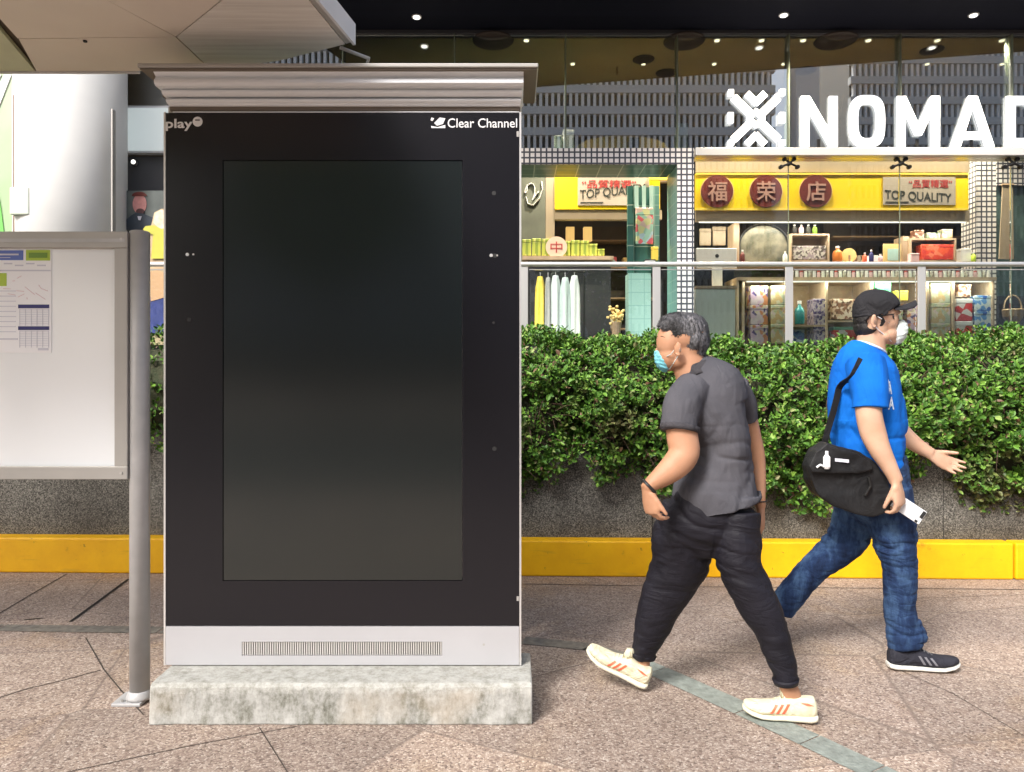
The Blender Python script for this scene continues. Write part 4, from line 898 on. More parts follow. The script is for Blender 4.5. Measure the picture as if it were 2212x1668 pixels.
# clothes rail
cr = thing('clothes_rail', 'dark clothes rail holding yellow and white garments below the handrail', 'clothes rail', (PX(1205, 8.3), 8.3, FL+.012))
MB().tube([(PX(1142, 8.3), 8.3, FL+.012), (PX(1142, 8.3), 8.3, PZ(588, 8.3)), (PX(1262, 8.3), 8.3, PZ(588, 8.3)), (PX(1262, 8.3), 8.3, FL+.012)], .012, 8).build('rail', M['fitting'], cr)
def garment(label, px, wpx, y0, y1, m_, k):
    t_ = thing('hanging_garment', label, 'garment', (PX(px, 8.28), 8.28, PZ(y0, 8.28)), 'garments on the clothes rail')
    mb = MB(); rg = []
    for i in range(13):
        u = i/12; wd = wpx*(.62+.38*min(1, u*7)) if u < .15 else wpx*(1+.18*u) ; z = PZ(y0+(y1-y0)*u, 8.28); r_ = []
        for j in range(28):
            a = 2*math.pi*j/28; rr = 1+.22*math.sin(a*5+k+u*.6)*min(1, u*3)
            r_.append(Vector((PX(px+wd/2*math.cos(a)*rr, 8.28), 8.28+.05*math.sin(a)*rr, z)))
        rg.append(r_)
    mb.rings(rg); mb.build('cloth', m_, t_, smooth=True)
    MB().tube([(PX(px, 8.28), 8.28, PZ(y0, 8.28)), (PX(px, 8.28), 8.3, PZ(587, 8.28))], .003, 6).build('hook', M['steel'], t_)
garment('bright yellow long garment on the clothes rail', 1167, 19, 598, 736, M['yellow_light'], 0)
garment('pale grey garment hanging between the yellow and the white ones', 1184, 14, 600, 730, mat('grey cloth', (.35, .35, .34), .9, var=.1), 1)
garment('white garment next to the grey one on the clothes rail', 1200, 20, 596, 733, mat('white cloth', (.68, .74, .72), .9, var=.05), 2)
garment('mint white garment in the middle of the clothes rail', 1221, 20, 600, 738, mat('mint cloth', (.52, .62, .58), .9, var=.08), 3)
garment('white garment at the right end of the clothes rail', 1241, 20, 596, 731, mat('white cloth', (.70, .74, .70), .9, var=.05), 4)
fl_ = thing('dried_flowers', 'bunch of yellow dried flowers in a basket behind the hedge', 'flowers', (PX(1331, 8.4), 8.4, PZ(740, 8.4)))
mb = MB()
for _ in range(60):
    c = P(1331+random.gauss(0, 8), 680+random.gauss(0, 10), 8.4+random.gauss(0, .03)); mb.ell(c, (.018, .018, .018), seg=6, rgs=4)
mb.build('blooms', M['cream'], fl_); MB().lathe((PX(1331, 8.4), 8.4, PZ(742, 8.4)), [(.04, 0), (.055, .2), (.06, .24)], 12).build('basket', M['wood_mid'], fl_)
# right hand counter and shelves
Yc = 8.40
ctr = thing('shop_counter', 'pale wooden counter with open shelves along the shop window', 'counter', (PX(1860, Yc), Yc, FL+.012))
MB().box(PX(1592, Yc), PX(2152, Yc), Yc-.01, Yc+.5, PZ(606, Yc), PZ(599, Yc)).build('counter_top', M['wood'], ctr)
for a in (1594, 1606, 1700, 1786, 1884, 2004, 2060, 2146): MB().box(PX(a, Yc)-.012, PX(a, Yc)+.012, Yc, Yc+.45, FL+.012, PZ(606.5, Yc)).build('upright', M['wood'], ctr)
MB().box(PX(1592, Yc), PX(2152, Yc), Yc+.46, Yc+.5, FL+.012, PZ(606.5, Yc)).build('back_panel', M['wood_mid'], ctr)
for a, c, q in ((1789, 1882, 692), (1703, 1784, 702)): MB().box(PX(a, Yc)-.0, PX(c, Yc), Yc+.01, Yc+.45, PZ(q+4, Yc), PZ(q, Yc)).build('shelf', M['wood'], ctr)
MB().box(PX(1503, 8.3), PX(1588, 8.3), 8.3, 8.8, FL+.012, PZ(625, 8.3)).build('mint_cabinet', M['mint'], ctr)
MB().box(PX(1503, 8.3), PX(1592, 8.3), 8.28, 8.8, PZ(624, 8.3)+.001, PZ(618, 8.3)).build('cabinet_top', M['wood'], ctr)
mon = thing('desktop_computer', 'silver all in one desktop computer seen from behind on the mint cabinet', 'computer', (PX(1545, 8.5), 8.5, PZ(618, 8.3)))
MB().box(PX(1504, 8.5), PX(1592, 8.5), 8.5, 8.53, PZ(580, 8.5), PZ(536, 8.5)).build('screen_back', M['white_paint'], mon, bevel=.008)
MB().cyl((PX(1549, 8.5), 8.498, PZ(553, 8.5)), .022, .0015, 16, 'Y').build('rear_emblem', M['black'], mon)
MB().box(PX(1538, 8.48), PX(1560, 8.48), 8.47, 8.49, PZ(618, 8.3), PZ(575, 8.48)).build('stand', M['white'], mon)
def shelf_fill_lamp(label, x0, x1, Y, z, energy, tilt):  # added lamp, put in to brighten the dark shop shelves
    t_ = thing('shelf_fill_lamp', label, 'light', ((x0+x1)/2, Y, z-.02)); MB().box(x0, x1, Y, Y+.03, z-.012, z-.001).build('housing', M['white_paint'], t_)
    MB().box(x0+.01, x1-.01, Y+.004, Y+.026, z-.016, z-.0125).build('tube', M['lamp_cool'], t_)
    l = bpy.data.lights.new('shelf_fill_beam', 'AREA'); l.shape = 'RECTANGLE'; l.size = x1-x0; l.size_y = .04; l.energy = energy; l.color = (1, .9, .76); lo = bpy.data.objects.new('shelf_fill_beam', l); COL.objects.link(lo); lo.parent = t_; lo.location = (0, .015, -.002); lo.rotation_euler = (R(tilt), 0, 0)
shelf_fill_lamp('added slim strip lamp brightening the shelves under the pale counter top', PX(1610, 8.39), PX(2140, 8.39), 8.36, PZ(606.6, 8.39), 13, 28)
shelf_fill_lamp('added slim strip lamp under the beige fascia brightening the display shelf', PX(1510, 8.5), PX(2088, 8.5), 8.50, PZ(479.5, 8.55), 12, 22)
# stacks of tins
def stack(a, c, y0, y1, n, m_, kind, where, Y=8.42, lm_=None):
    h = (y1-y0)/n
    for i in range(n):
        lv = 'top' if i == 0 else ('bottom' if i == n-1 else 'middle')
        item(kind.replace(' ', '_').split('__')[-1] if False else 'gift_tin' if 'tin' in kind else 'carton', f'{kind}, {lv} of stack, {where}', 'tin' if 'tin' in kind else 'carton', m_, a, y0+h*i+.4, c, y0+h*(i+1), Y, .2, 'tins and cartons stacked under the counter', lm_)
stack(1622, 1659, 617, 744, 3, PT['violet'], 'violet and cream patterned tin', 'left of the pale floral ones')
stack(1666, 1696, 617, 742, 3, PT['floral'], 'pale floral tin', 'beside the violet ones')
stack(1758, 1783, 645, 745, 3, PT['plum'], 'plum speckled narrow tin', 'right of the teal bottle')
stack(2012, 2053, 612, 742, 3, PT['floral'], 'wide cream floral tin', 'left of the red cartons')
stack(2066, 2101, 645, 742, 2, PT['red'], 'red and white carton', 'between floral tins and blue cartons', lm_=M['white'])
stack(2106, 2141, 638, 742, 3, PT['blue'], 'blue printed carton', 'at the right end of the counter')
item('truffle_box', 'brown patterned truffle box on the shelf behind the man in the cap', 'box', PT['choc'], 1798, 646, 1858, 690, 8.45, .15)
item('striped_box', 'green and red box low under the counter left of the cap man', 'box', PT['red'], 1800, 706, 1852, 742, 8.43, .12, lidm=mat('green lid', (.12, .38, .25), .5))
item('green_carton', 'green carton under the counter above the black cap', 'carton', mat('green carton', (.10, .40, .22), .5, var=.2, vscale=20), 1890, 606.5, 1925, 640, 8.43, .12)
item('yellow_packet', 'small yellow packet under the counter behind the cap brim', 'packet', M['yellow_light'], 1935, 628, 1962, 650, 8.43, .1)
bottle('glass_bottle', 'teal glass bottle on the shelf left of the plum tins', 'bottle', mat('teal glass bottle', (.03, .28, .30), .2, spec=.8), 1727, 650, 701, 8.45, .055)
# jars on the counter
JL = 'small lidded jar in the long row along the counter edge'
for i in range(46):
    x_ = 1712+i*9.4
    if x_ > 2145: break
    zc = PZ(599, Yc)+.001; cc_ = (PX(x_, 8.43), 8.43, zc); t_ = thing('jar', JL, 'jar', cc_, 'jars along the counter edge')
    MB().lathe(cc_, [(.017, 0), (.019, .004), (.019, .052), (.014, .058)], 10).build('glass_body', [PT['mix'], M['mint'], M['pinkprint'], M['paper']][(i*7) % 4], t_)
    MB().lathe((cc_[0], cc_[1], zc+.0585), [(.018, 0), (.018, .014), (.016, .016)], 10).build('lid', [M['steel_light'], M['white'], M['redtext'], M['white']][(i*5) % 4], t_)
# upper counter goods (behind the handrail line)
Yu = 8.62; zsu = PZ(566, Yu)
MB().box(PX(1503, Yu), PX(2096, Yu), Yu, Yu+.35, zsu-.03, zsu).build('display_shelf', M['wood'], ctr)
MB().box(PX(1588, Yu), PX(1600, Yu), Yu+.05, Yu+.3, zsu, PZ(480, Yu)).build('display_upright', M['wood'], ctr)
ar = thing('arched_mirror', 'black rimmed arched mirror on the display shelf above the handrail', 'mirror', (PX(1648, Yu), Yu+.1, zsu))
arc = [P(1597, 565, Yu+.08)] + [P(1650+53*math.cos(a), 530-45*math.sin(a), Yu+.08) for a in np.linspace(math.pi, 0, 24)] + [P(1703, 565, Yu+.08)]
MB().tube(arc, .014, 8).build('rim', M['fitting'], ar)
MB().prism([(p.x, p.z) for p in arc], Yu+.09, Yu+.10, 'Y').build('mirror_glass', mat('old mirror', (.36, .33, .24), .35, .1, col2=(.07, .075, .05), vscale=7), ar)
def crate(label, a, b_, c, d, Y, shelf=None):
    t_ = thing('display_crate', label, 'crate', (PX((a+c)/2, Y), Y+.1, PZ(d, Y)))
    k = 3.5; mb = MB(); Yw = Y
    mb.box(PX(a, Y), PX(a+k, Y), Y, Y+.25, PZ(d, Y), PZ(b_, Y)); mb.box(PX(c-k, Y), PX(c, Y), Y, Y+.25, PZ(d, Y), PZ(b_, Y))
    mb.box(PX(a+k, Y), PX(c-k, Y), Y, Y+.25, PZ(b_+k, Y), PZ(b_, Y)); mb.box(PX(a+k, Y), PX(c-k, Y), Y, Y+.25, PZ(d, Y), PZ(d-k, Y)); mb.build('frame', M['wood'], t_)
    MB().box(PX(a+k, Y)+.001, PX(c-k, Y)-.001, Y+.2, Y+.21, PZ(d-k, Y)+.001, PZ(b_+k, Y)-.001).build('back', M['wood_mid'], t_); return t_
crate('pale wooden display crate holding a speckled box', 1708, 505, 1792, 565.5, Yu)
crate('pale wooden display crate holding a bright red pack', 1966, 515, 2066, 565.5, Yu)
item('speckled_box', 'cream box with dark speckles inside the left display crate', 'box', PT['speck'], 1714, 531, 1784, 561, Yu+.02, .12)
item('red_pack', 'bright red pack inside the right display crate', 'packet', PT['bright'], 1990, 528, 2060, 561, Yu+.02, .12)
for i, x_ in enumerate((1716, 1731, 1746, 1760)):
    bottle('small_bottle', ['dark small bottle at the left on top of the crate', 'pink capped small bottle second from left on the crate', 'dark small bottle third from left on the crate', 'green small bottle at the right on top of the crate'][i], 'bottle', [M['black'], M['pinkprint'], M['darktext'], M['darkgreenprint']][i], x_, 486, 504.5, Yu+.1, .028, 'small bottles on the display crate')
bottle('syrup_bottle', 'orange syrup bottle with white top on the display shelf', 'bottle', mat('orange syrup', (.62, .20, .03), .3), 1809, 532, 565.5, Yu+.05, .055)
fn = thing('cream_fan', 'round cream paper fan standing beside the orange bottle', 'fan', (PX(1842, Yu), Yu+.1, zsu)); MB().cyl((PX(1842, Yu), Yu+.09, PZ(549, Yu)), .085, .01, 24, 'Y').build('leaf', M['cream'], fn); MB().box(PX(1840, Yu), PX(1844, Yu), Yu+.08, Yu+.088, zsu, PZ(549, Yu)).build('handle', M['wood_mid'], fn)
pc = thing('framed_card', 'cream framed card leaning on the display shelf', 'card', (PX(1930, Yu), Yu, zsu))
MB().box(PX(1910, Yu), PX(1948, Yu), Yu+.02, Yu+.03, zsu+.001, PZ(526, Yu)).build('frame', M['cream'], pc); MB().box(PX(1919, Yu), PX(1942, Yu), Yu+.015, Yu+.0195, zsu+.02, PZ(537, Yu)).build('picture', M['blueprint'] if False else M['teal_light'], pc)
item('wooden_board', 'tan wooden board standing behind the framed card', 'board', M['wood'], 1950, 511, 1964, 565.5, Yu+.05, .2)
item('pink_box', 'small pink box in front of the right display crate', 'box', M['pinkprint'], 1968, 547, 1986, 565.5, Yu-.1, .08); item('white_cup', 'white paper cup with a dark stripe at the right end of the shelf', 'cup', M['white'], 2076, 537, 2098, 565.5, Yu+.02, .1)
item('white_tag_box', 'small white box between the fan and the framed card', 'box', M['paper'], 1877, 553, 1898, 565.5, Yu+.02, .1)
for i, (x_, y_, m_, lb) in enumerate(((1868, 546, 'coral', 'tiny coral jar beside the cream fan'), (1882, 540, 'navyprint', 'navy capped slim bottle right of the cream fan'), (1902, 549, 'pinkprint', 'tiny pink jar left of the framed card'), (2103, 545, 'limeprint', 'tiny lime jar beside the white cup'), (1604, 540, 'maroon', 'small maroon bottle at the foot of the mirror'), (1696, 543, 'mint', 'small mint bottle between mirror and crate'), (1586, 541, 'coral', 'coral jar between the computer and the mirror'))):
    bottle('small_jar', lb, 'jar', M[m_], x_, y_, 565.5, Yu-.02, .026, 'small stock on the display shelf')
for i, (a, c, q, m_, lb) in enumerate(((1976, 1996, 497, 'choc', 'brown box on top of the right display crate'), (2002, 2030, 503, 'mix', 'grey patterned box in the middle on the right display crate'), (2036, 2058, 495, 'floral', 'pale floral box at the right on the display crate'))):
    item('stock_box', lb, 'box', PT[m_], a, q, c, 514.5, Yu+.05, .1, 'boxes on the right display crate')
for i, (a, c, y0, y1, m_, lb) in enumerate(((1806, 1830, 664, 690, 'speck', 'speckled tin low on the middle shelf'), (1712, 1738, 712, 742, 'blue', 'blue carton low under the teal bottle'), (1865, 1882, 655, 690, 'leafpack', 'green slim tin right of the truffle box'), (1896, 1918, 650, 742, 'plum', 'tall plum tin behind the man in the cap'), (1925, 1950, 665, 742, 'floral', 'tall floral tin behind the cap brim'), (1960, 1985, 655, 742, 'violet', 'tall violet tin right of the cap brim'), (2070, 2098, 614, 642, 'choc', 'brown box on top of the red cartons'))[1:]):
    item('gift_tin', lb, 'tin', PT[m_], a, y0, c, y1, 8.60 if i < 5 else 8.46, .15, 'loose tins on the lower shelves')
for i, (a, q, c) in enumerate(((1512, 494, 1536), (1540, 490, 1568))): item('framed_print', ['small framed print left above the desktop computer', 'small framed print right above the desktop computer'][i], 'picture', M['beige'], a, q, c, 530, 8.75, .03, 'framed prints above the computer')
# dim shelving deeper in the shop, with goods
SHL = 'dim packaged good on the dark shelves deep inside the shop'
for (a, c, Yq) in ((1800, 2090, 10.6), (1600, 1790, 10.9), (1200, 1420, 10.9), (2150, 2300, 10.4)):
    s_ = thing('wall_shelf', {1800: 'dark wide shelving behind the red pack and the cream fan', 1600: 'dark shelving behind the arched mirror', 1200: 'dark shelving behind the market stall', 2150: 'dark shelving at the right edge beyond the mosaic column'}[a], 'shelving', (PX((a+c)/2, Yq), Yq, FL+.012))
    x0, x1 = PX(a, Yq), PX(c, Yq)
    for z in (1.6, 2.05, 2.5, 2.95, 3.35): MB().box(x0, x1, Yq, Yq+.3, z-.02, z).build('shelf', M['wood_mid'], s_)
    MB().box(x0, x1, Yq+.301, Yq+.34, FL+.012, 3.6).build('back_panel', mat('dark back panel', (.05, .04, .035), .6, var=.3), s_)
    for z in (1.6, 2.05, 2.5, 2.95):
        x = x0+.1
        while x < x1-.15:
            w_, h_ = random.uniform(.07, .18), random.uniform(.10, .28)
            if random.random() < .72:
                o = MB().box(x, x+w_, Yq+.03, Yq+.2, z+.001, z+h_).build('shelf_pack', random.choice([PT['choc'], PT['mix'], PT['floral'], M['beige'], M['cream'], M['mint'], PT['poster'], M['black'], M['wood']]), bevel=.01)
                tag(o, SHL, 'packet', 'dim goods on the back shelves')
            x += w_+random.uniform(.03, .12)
# right edge objects
for i, (a, b_, c, d, m_) in enumerate(((2164, 440, 2190, 590, 'beige'),)):
    t_ = thing('hanging_scroll', 'long beige banner hanging right of the mosaic column', 'banner', (PX(2176, 8.6), 8.6, PZ(d, 8.6)))
    MB().prism([(PX(2166, 8.6), PZ(400, 8.6)), (PX(2188, 8.6), PZ(400, 8.6)), (PX(2190, 8.6), PZ(560, 8.6)), (PX(2158, 8.6), PZ(560, 8.6))], 8.6, 8.61, 'Y').build('cloth', M['beige'], t_)
    MB().tube([P(2164, 399, 8.6), P(2190, 399, 8.6)], .012, 8).build('rod', M['wood_mid'], t_)
bk = thing('wicker_basket', 'brown wicker basket at the right edge below the handrail', 'basket', (PX(2188, 8.5), 8.5, PZ(690, 8.5)))
MB().lathe((PX(2188, 8.5), 8.5, PZ(700, 8.5)), [(.06, 0), (.10, .08), (.11, .16), (.10, .17)], 18).build('bowl', M['wood_mid'], bk); MB().tube([P(2188+19*math.cos(a), 668-30*math.sin(a), 8.5) for a in np.linspace(0, math.pi, 14)], .008, 6).build('handle', M['wood'], bk)
MB().box(PX(2155, 8.8), PX(2260, 8.8), 8.8, 9.1, FL+.012, PZ(640, 8.8)).build('dark_cabinet', M['darkwall'], ctr)
# on top of the portal
item('cream_box', 'cream box on top of the mosaic portal, left of the white one', 'box', M['mint'], 1198, 292, 1214, 319.5, 8.25, .1, 'boxes on the portal'); item('cream_box', 'white tall box on top of the mosaic portal beside the gold arch', 'box', M['paper'], 1217, 280, 1240, 319.5, 8.25, .1, 'boxes on the portal')
ga = thing('gold_arch', 'low golden arch display on top of the mosaic portal', 'display', (PX(1345, 8.3), 8.3, PZ(320, 8.3)))
MB().prism([(p.x, p.z) for p in [P(1345+98*math.cos(a), 320-27*math.sin(a), 8.3) for a in np.linspace(0, math.pi, 28)]], 8.3, 8.36, 'Y').build('arch', M['gold'], ga)
MB().box(PX(1361, 8.28), PX(1381, 8.28), 8.28, 8.295, PZ(319, 8.28), PZ(297, 8.28)).build('plaque', M['black'], ga)

# ---- far left: column, banner, light box, posters
cl = thing('round_column', 'thick round white clad column behind the noticeboard', 'column', (PX(149, 7.45), 7.45, FL))
MB().cyl((PX(149, 7.45), 7.45, FL), .525, 4.0, 64).build('shaft', M['column'], cl, smooth=True)
for z in (FL+.01,): MB().cyl((PX(149, 7.45), 7.45, z), .54, .12, 48).build('skirting', M['alu'], cl, smooth=True)
MB().box(PX(247, 7.2), PX(250, 7.2), 7.14, 7.2, FL+.14, PZ(232, 7.1)).build('cover_strip', M['alu'], cl)
bn = thing('green_banner', 'tall green and white banner at the far left edge beside the white column', 'banner', (PX(0, 7.0), 7.0, FL))
MB().box(PX(-260, 7), PX(27, 7), 7.0, 7.03, FL+.001, PZ(150, 7)).build('sheet', mat('pale green print', (.32, .48, .24), .5, col2=(.50, .56, .44), vscale=.8), bn)
MB().prism([(PX(-70, 7), PZ(330, 7)), (PX(-40, 7), PZ(330, 7)), (PX(26, 7), PZ(162, 7)), (PX(10, 7), PZ(162, 7))], 6.99, 6.998, 'Y').build('white_stripe', M['white'], bn)
MB().prism([(PX(-200, 7), PZ(520, 7)), (PX(12, 7), PZ(520, 7)), (PX(3, 7), PZ(450, 7)), (PX(-6, 7), PZ(400, 7)), (PX(-200, 7), PZ(380, 7))], 6.992, 6.997, 'Y').build('green_patch', mat('bright green print', (.16, .52, .10), .5), bn)
MB().prism([(PX(-200, 7), PZ(162, 7)), (PX(4, 7), PZ(162, 7)), (PX(-60, 7), PZ(300, 7)), (PX(-200, 7), PZ(300, 7))], 6.991, 6.996, 'Y').build('grey_sketch', pat('grey sketch', [(.75, .76, .78), (.6, .62, .65), (.8, .8, .8)], 8), bn)
mb = MB(); mb.box(PX(28, 6.98), PX(37, 6.98), 6.98, 7.02, PZ(405, 6.98), PZ(205, 6.98)); mb.box(PX(28, 6.98), PX(37, 6.98), 6.98, 7.02, FL, PZ(466, 6.98)); mb.build('brown_post', M['brown'], bn)
MB().box(PX(20, 6.92), PX(62, 6.92), 6.92, 7.02, PZ(465, 6.95), PZ(406, 6.95)).build('junction_box', mat('pale green box', (.60, .66, .56), .45), bn, bevel=.01)
Yw = 7.95
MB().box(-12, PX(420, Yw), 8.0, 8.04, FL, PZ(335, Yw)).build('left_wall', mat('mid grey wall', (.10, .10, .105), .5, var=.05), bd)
lb = thing('wall_light_box', 'pale square light box on the wall between the column and the kiosk', 'light box', (PX(315, Yw), Yw, PZ(333, Yw)))
MB().box(PX(272, Yw), PX(378, Yw), Yw-.05, Yw+.04, PZ(333, Yw), PZ(232, Yw)).build('casing', M['white_paint'], lb); MB().box(PX(276, Yw), PX(374, Yw), Yw-.055, Yw-.051, PZ(329, Yw), PZ(237, Yw)).build('face', mat('pale diffuser', (.55, .60, .60), .5, emit=(.8, .9, .9), es=.22), lb)
wl = thing('wall_spotlight', 'tiny round white spotlight on the grey wall under the light box', 'light', (PX(290, Yw), Yw, PZ(351, Yw)))
MB().cyl((PX(290, Yw), Yw-.02, PZ(351, Yw)), .028, .05, 16, 'Y').build('casing', M['steel'], wl); MB().cyl((PX(290, Yw), Yw-.024, PZ(351, Yw)), .022, .004, 16, 'Y').build('lens', M['lamp_cool'], wl)
pr = thing('portrait_poster', 'poster of a bearded man in a dark jacket between column and kiosk', 'poster', (PX(310, 7.6), 7.6, PZ(500, 7.6)))
MB().box(PX(268, 7.6), PX(370, 7.6), 7.6, 7.62, PZ(498, 7.6), PZ(412, 7.6)).build('sheet', mat('grey green backdrop', (.13, .15, .14), .5, var=.2), pr)
MB().prism([(p.x, p.z) for p in [P(302+15*math.cos(a), 441+21*math.sin(a), 7.6) for a in np.linspace(0, 2*math.pi, 24, endpoint=False)]], 7.594, 7.599, 'Y').build('face', mat('printed face', (.62, .28, .26), .5, var=.12, vscale=25), pr)
MB().prism([(p.x, p.z) for p in [P(302+16*math.cos(a), 424+9*math.sin(a), 7.6) for a in np.linspace(math.pi, 2*math.pi, 14)]], 7.588, 7.593, 'Y').build('hair', M['maroon'], pr)
MB().prism([(p.x, p.z) for p in [P(304+9*math.cos(a), 457+6*math.sin(a), 7.6) for a in np.linspace(0, 2*math.pi, 18, endpoint=False)]], 7.588, 7.593, 'Y').build('beard', mat('printed beard', (.10, .04, .04), .5), pr)
MB().prism([(PX(a, 7.6), PZ(c, 7.6)) for a, c in ((269, 497), (271, 478), (285, 466), (296, 460), (310, 462), (330, 470), (348, 482), (352, 497))], 7.586, 7.593, 'Y').build('jacket', mat('printed jacket', (.035, .05, .07), .5, var=.3), pr)
MB().prism([(PX(a, 7.6), PZ(c, 7.6)) for a, c in ((299, 468), (308, 468), (305, 477), (301, 476))], 7.580, 7.585, 'Y').build('collar', M['palegrey'], pr)
fg = thing('life_size_cutout', 'life size standing picture of a blond child in a yellow top and navy trousers', 'cutout', (PX(345, 7.0), 7.0, FL))
def cut(pts, m_, nm, k): MB().prism([(PX(a, 7.0), PZ(c, 7.0)) for a, c in pts], 6.96+.004*k, 6.9635+.004*k, 'Y').build(nm, M[m_] if isinstance(m_, str) else m_, fg)
MB().prism([(PX(a, 7.0), PZ(c, 7.0)) for a, c in ((325, 745), (325, 500), (335, 460), (350, 452), (400, 450), (400, 745))], 6.985, 7.01, 'Y').build('backing', mat('tan print', (.42, .28, .16), .6, col2=(.6, .48, .3), vscale=9), fg)
cut([(334, 482), (338, 462), (350, 455), (372, 458), (376, 486), (352, 500)], mat('printed blond hair', (.75, .62, .45), .6, var=.25, vscale=25), 'hair', 3)
cut([(312, 497), (318, 490), (336, 488), (352, 496), (380, 492), (384, 560), (330, 560), (334, 508), (318, 502)], mat('printed yellow top', (.50, .48, .06), .6, var=.1), 'top', 2)
cut([(330, 640), (352, 622), (380, 640), (380, 720), (322, 720), (324, 655)], mat('printed navy trousers', (.03, .045, .22), .6, var=.3, vscale=12), 'trousers', 1)
cut([(329, 588), (345, 585), (380, 600), (372, 640), (330, 652)], mat('printed skin', (.62, .36, .20), .6), 'legs', 0)

# ================================================================== WORLD BEHIND THE VIEWER (seen in the reflections)
def fin_block(nm, label, x0, x1, y, H, depth=12):
    t_ = thing(nm, label, 'building', ((x0+x1)/2, y, 0))
    MB().box(x0, x1, y-depth, y-.9, 0, H-.3).build('core', mat('block core', (.10, .11, .12), .5), t_)
    f_ = MB(); s_ = MB(); z = 5.0
    while z < H-.5:
        s_.box(x0-.2, x1+.2, y-.89, y, z, z+1.0); x = x0+.2
        while x < x1-.3: f_.box(x, x+.36, y-.85, y-.15, z+1.001, z+2.72); x += .78
        z += 2.75
    f_.build('facade_fins', mat('pale fins', (.80, .83, .86), .6), t_); s_.build('floor_bands', mat('grey bands', (.58, .62, .65), .6), t_)
    MB().box(x0, x1, y-.88, y-.2, 0, 4.99).build('ground_floor', mat('dark shopfronts', (.12, .11, .10), .5, var=.4, vscale=.3), t_)
fin_block('office_block', 'tall finned office block across the street, mirrored in the shop glass left of the emblem', -45, 34, -80, 47)
fin_block('office_block', 'second finned office block across the street, mirrored at the right of the shop glass', 46, 130, -84, 50)
MB_w = MB().box(36.5, 39.5, -82, -79, 0, 42).build('white_tower', M['white']); tag(MB_w, 'slim white tower between two finned blocks, mirrored above the letters', 'tower')
def street_tree(x, y, h, seed, label):
    rnd = random.Random(seed); t_ = thing('street_tree', label, 'tree', (x, y, 0), 'street trees across the road')
    mb = MB(); mb.tube([(x, y, 0), (x+.1, y, h*.3), (x, y+.1, h*.55)], [.22, .16, .10], 10)
    for _ in range(7):
        a = rnd.uniform(0, 6.28); mb.tube([(x, y, h*rnd.uniform(.3, .5)), (x+math.cos(a)*h*.16, y+math.sin(a)*h*.16, h*.62), (x+math.cos(a)*h*.26, y+math.sin(a)*h*.26, h*.8)], [.08, .05, .02], 6)
    mb.build('trunk', M['brown'], t_); V = []; Fc = []
    for _ in range(2600):
        u = Vector((rnd.gauss(0, 1), rnd.gauss(0, 1), rnd.gauss(0, 1))).normalized()*rnd.uniform(.5, 1)**.6; c = Vector((x, y, h*.7)) + Vector((u.x*h*.32, u.y*h*.32, u.z*h*.28))*(1+.3*noise.noise(u*2+Vector((seed, 0, 0))))
        a = Vector((rnd.gauss(0, 1), rnd.gauss(0, 1), rnd.gauss(0, 1))).normalized(); b_ = a.orthogonal().normalized()*.10; a = a*.17; i0 = len(V); V += [c-a, c+b_, c+a, c-b_]; Fc.append((i0, i0+1, i0+2, i0+3))
    me = bpy.data.meshes.new('crown'); me.from_pydata([v-Vector((x, y, 0)) for v in V], [], Fc); me.materials.append(leaf); o = bpy.data.objects.new('crown', me); COL.objects.link(o); o.parent = t_
for i, (x, y, h) in enumerate(((-13, -20, 9), (-6.2, -19, 10.5), (3.6, -20, 8), (12, -20, 7))):
    street_tree(x, y, h, i, ['leftmost street tree across the road', 'second street tree across the road', 'third street tree across the road', 'rightmost street tree across the road'][i])

# ================================================================== PEOPLE
def ortho(d, n):
    d = Vector(d).normalized(); n = Vector(n); n = (n-d*n.dot(d)).normalized(); return d, n
def hand(mb, W, d, n, flip, curl, s=1.0, spread=.10, thumb=(.75, .62, .25), tcurl=.35):
    d, n = ortho(d, n); th = d.cross(n)*flip; W = Vector(W)
    st = [(-.02, .024, .019), (.0, .026, .018), (.02, .031, .018), (.05, .039, .0175), (.08, .041, .0155), (.098, .037, .012)]
    mb.rings([[W+d*a*s+th*b*s*math.cos(2*math.pi*j/20)+n*c*s*math.sin(2*math.pi*j/20) for j in range(20)] for a, b, c in st])
    for i, L in enumerate((.070, .078, .072, .056)):
        b = W+d*(.088-abs(i-1.2)*.004)*s+th*(.030-.0195*i)*s; a = 0; pts = [b-d*.015*s, b]; rr = [.0095, .0094]
        sp_ = th*spread*(1.5-i)*.35
        for k, (f, c_) in enumerate(((.44, curl[0]), (.31, curl[1]), (.25, curl[2]))):
            a += R(c_*(1+.12*i)); q = (d*math.cos(a)+n*math.sin(a)+sp_).normalized(); pts.append(pts[-1]+q*L*f*s); rr.append((.0088, .0080, .0064)[k])
        mb.tube(pts, [r*s for r in rr], 10)
        mb.ell(pts[-1], (.0062*s,)*3, seg=8, rgs=6)
    b = W+d*.022*s+th*.022*s; q = (th*thumb[0]+d*thumb[1]+n*thumb[2]).normalized(); p1 = b+q*.036*s
    q2 = (q+d*tcurl+n*.15).normalized(); p2 = p1+q2*.030*s; q3 = (q2+d*tcurl*.6+n*.15).normalized(); p3 = p2+q3*.024*s
    mb.tube([b-q*.01*s, b, p1, p2, p3], [.013*s, .0145*s, .0115*s, .0098*s, .0075*s], 10); mb.ell(p3, (.0072*s,)*3, seg=8, rgs=6)
